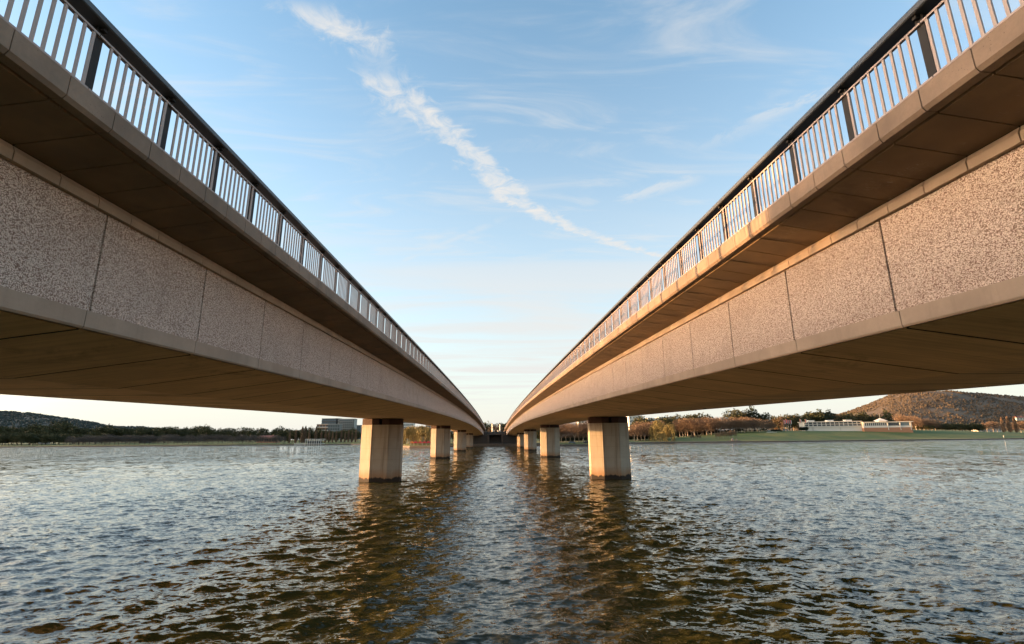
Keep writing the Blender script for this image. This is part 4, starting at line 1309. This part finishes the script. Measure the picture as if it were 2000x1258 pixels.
# flagpoles
for k, (u, v) in enumerate(((1530, 820), (1534, 819), (1538, 820), (1542.5, 820), (1561.5, 818.5), (1572, 818.5))):
    y = 448
    x = xat(u, v, y); z0 = gz(x, y); h = zat(u, v, y) - z0
    root = empty('flagpole', (x, y, z0), ['leftmost of the four flagpoles standing close together', 'second flagpole from the left in the close group of four', 'third flagpole from the left in the close group of four',
                 'rightmost of the four flagpoles standing close together', 'lone flagpole halfway between the group of four and the white pavilion', 'flagpole at the left corner of the white pavilion'][k], 'flagpole', 'flagpoles with red and white flags')
    a = MB(); a.cyl(0, 0, 0, h, 0.11, 0.06, 6); part(a, 'pole', M['white'], root)
    for nm, m_, xa, xb in (('flag', 'red', 0.08, 0.9), ('flag', 'white', 0.9, 1.5)):
        a = MB(); vs = []
        for i in range(5):
            t = xa + (xb - xa) * i / 4
            yy = 0.18 * math.sin(t * 4 + k)
            vs += [(t, yy, h - 0.15 - t * 0.25), (t, yy + 0.04, h - 3.1 - t * 0.6)]
        a.add(vs, [(2 * i, 2 * i + 1, 2 * i + 3, 2 * i + 2) for i in range(4)])
        o = a.obj(nm, M[m_], root, fix=False)
        o.modifiers.new('thickness', 'SOLIDIFY').thickness = 0.03

# dark undergrowth beneath the park trees
for i in range(30):
    u = 1240 + i * 9.4
    tree('shrub', u, rnd.uniform(464, 468) if u > 1300 else 415, 839 + rnd.uniform(-2, 2) if u > 1300 else 842 + rnd.uniform(-2, 2), 'dark undergrowth bush behind the trunks of the right park trees', 'undergrowth of the right park', 2.2)
for i in range(16):
    u = 1086 + i * 4.8
    tree('shrub', u, 345, 852 + rnd.uniform(-2, 2), 'dark bush behind the pale trees between the sunlit piers', 'bushes between the sunlit piers', 1.8)

# parked cars near the flagpoles
def car(u, y, label, mat, rz=0.2):
    x = xat(u, 838, y); z0 = gz(x, y)
    root = empty('parked_car', (x, y, z0), label, 'car', None, rz)
    a = MB()
    prof_ = [(-2.1, 0.35), (2.1, 0.35), (2.15, 0.75), (1.9, 0.92), (1.1, 1.0), (-1.9, 1.0), (-2.15, 0.8)]
    n = len(prof_)
    a.add([(p, -0.85, q) for p, q in prof_] + [(p, 0.85, q) for p, q in prof_], [tuple(range(n))[::-1], tuple(range(n, 2 * n))] + [(i, (i + 1) % n, n + (i + 1) % n, n + i) for i in range(n)])
    part(a, 'body', mat, root)
    a = MB(); pr = [(-1.7, 1.003), (1.05, 1.003), (0.5, 1.45), (-1.2, 1.48)]
    n = 4
    a.add([(p, -0.75, q) for p, q in pr] + [(p, 0.75, q) for p, q in pr], [tuple(range(n))[::-1], tuple(range(n, 2 * n))] + [(i, (i + 1) % n, n + (i + 1) % n, n + i) for i in range(n)])
    part(a, 'cabin', M['glass'], root)
    for sx in (-1.35, 1.35):
        for sy in (-0.8, 0.8):
            a = MB(); nn = 10
            a.add([(sx + 0.33 * math.cos(6.283 * i / nn), sy + e, 0.33 + 0.33 * math.sin(6.283 * i / nn)) for e in (-0.1, 0.1) for i in range(nn)],
                  [tuple(range(nn)), tuple(range(nn, 2 * nn))[::-1]] + [(i, (i + 1) % nn, nn + (i + 1) % nn, nn + i) for i in range(nn)])
            part(a, 'wheel', M['dark'], root)
car(1503, 440, 'white car parked under the bare trees left of the flagpoles', M['white'])
car(1534, 443, 'pale grey car parked at the foot of the four flagpoles', M['pale_grey'], -0.1)
car(1146, shore(1146) + 12, 'dark car parked between the sunlit bridge piers', M['dark'], 0.1)
car(1116, shore(1116) + 12, 'grey car parked behind the second sunlit pier', M['grey'], 0.1)

# low walls, sign board, hedge, rocks, marker on the right lawn
def slab_thing(name, label, cat, u0, u1, v0, v1, y, d, mat, cap=None):
    xa, xb = xat(u0, v1, y), xat(u1, v1, y)
    zb, zt = zat(u0, v1, y), zat(u0, v0, y)
    root = empty(name, ((xa + xb) / 2, y, zb), label, cat)
    w = xb - xa; h = zt - zb
    a = MB(); a.box(-w / 2, w / 2, 0, d, -0.8, h * 0.82); part(a, 'body', M[mat], root)
    a = MB(); a.box(-w / 2 - 0.1, w / 2 + 0.1, -0.1, d + 0.1, h * 0.82 + 0.003, h); part(a, 'top', M[cap or mat], root)
slab_thing('garden_wall', 'low white wall on the lawn left of the hedge', 'wall', 1498, 1518, 843.6, 846, 425, 0.6, 'white')
slab_thing('sign_board', 'small glowing orange board beside the parked white car', 'sign', 1513.5, 1519, 835.5, 838.8, 436, 0.3, 'orange')
for k, (u, lab) in enumerate(((1512, 'dark clipped hedge bush left of the flagpoles'), (1518, 'second dark hedge bush left of the flagpoles'), (1524, 'dark hedge bush nearest the flagpoles'), (1567, 'dark bush at the left corner of the white pavilion'), (1576, 'dark bush under the overhanging end of the white pavilion'))):
    tree('shrub', u, 432 if u < 1550 else 446, 838.5 if u < 1550 else 834, lab, None, 1.7)
def rocks():
    y = shore(1433) + 6
    x = xat(1433, 858, y); z = gz(x, y)
    root = empty('rock_sculpture', (x, y, z - 0.1), 'low stone plinth with two pale boulders by the right shore path', 'sculpture')
    g = random.Random(5)
    a = MB(); a.cyl(0, 0, 0, 0.5, 5.0, 4.4, 16); part(a, 'plinth', M['stone'], root)
    for (bx, bz, r_) in ((-0.8, 1.2, 1.0), (2.0, 0.95, 0.7)):
        a = MB(); vs = []
        for i in range(7):
            ph = math.pi * i / 6
            for j in range(9):
                t = 2 * math.pi * j / 9; rr = r_ * g.uniform(0.8, 1.15)
                vs.append((bx + rr * math.sin(ph) * math.cos(t), rr * math.sin(ph) * math.sin(t), bz + rr * 1.1 * math.cos(ph)))
        a.add(vs, [(i * 9 + j, i * 9 + (j + 1) % 9, (i + 1) * 9 + (j + 1) % 9, (i + 1) * 9 + j) for i in range(6) for j in range(9)])
        part(a, 'boulder', M['path'], root)
rocks()
def marker(u, y, v0, label):
    x = xat(u, 852, y); z = gz(x, y); h = zat(u, v0, y) - z
    root = empty('marker_post', (x, y, z), label, 'post')
    a = MB(); a.cyl(0, 0, 0, h * 0.75, 0.10, 0.10, 8); part(a, 'shaft', M['pale_grey'], root)
    a = MB(); a.cyl(0, 0, h * 0.75 + 0.002, h, 0.32, 0.25, 8); part(a, 'head', M['cream'], root)
marker(1960, shore(1960) + 8, 851, 'small white marker post on the lawn at the right edge')
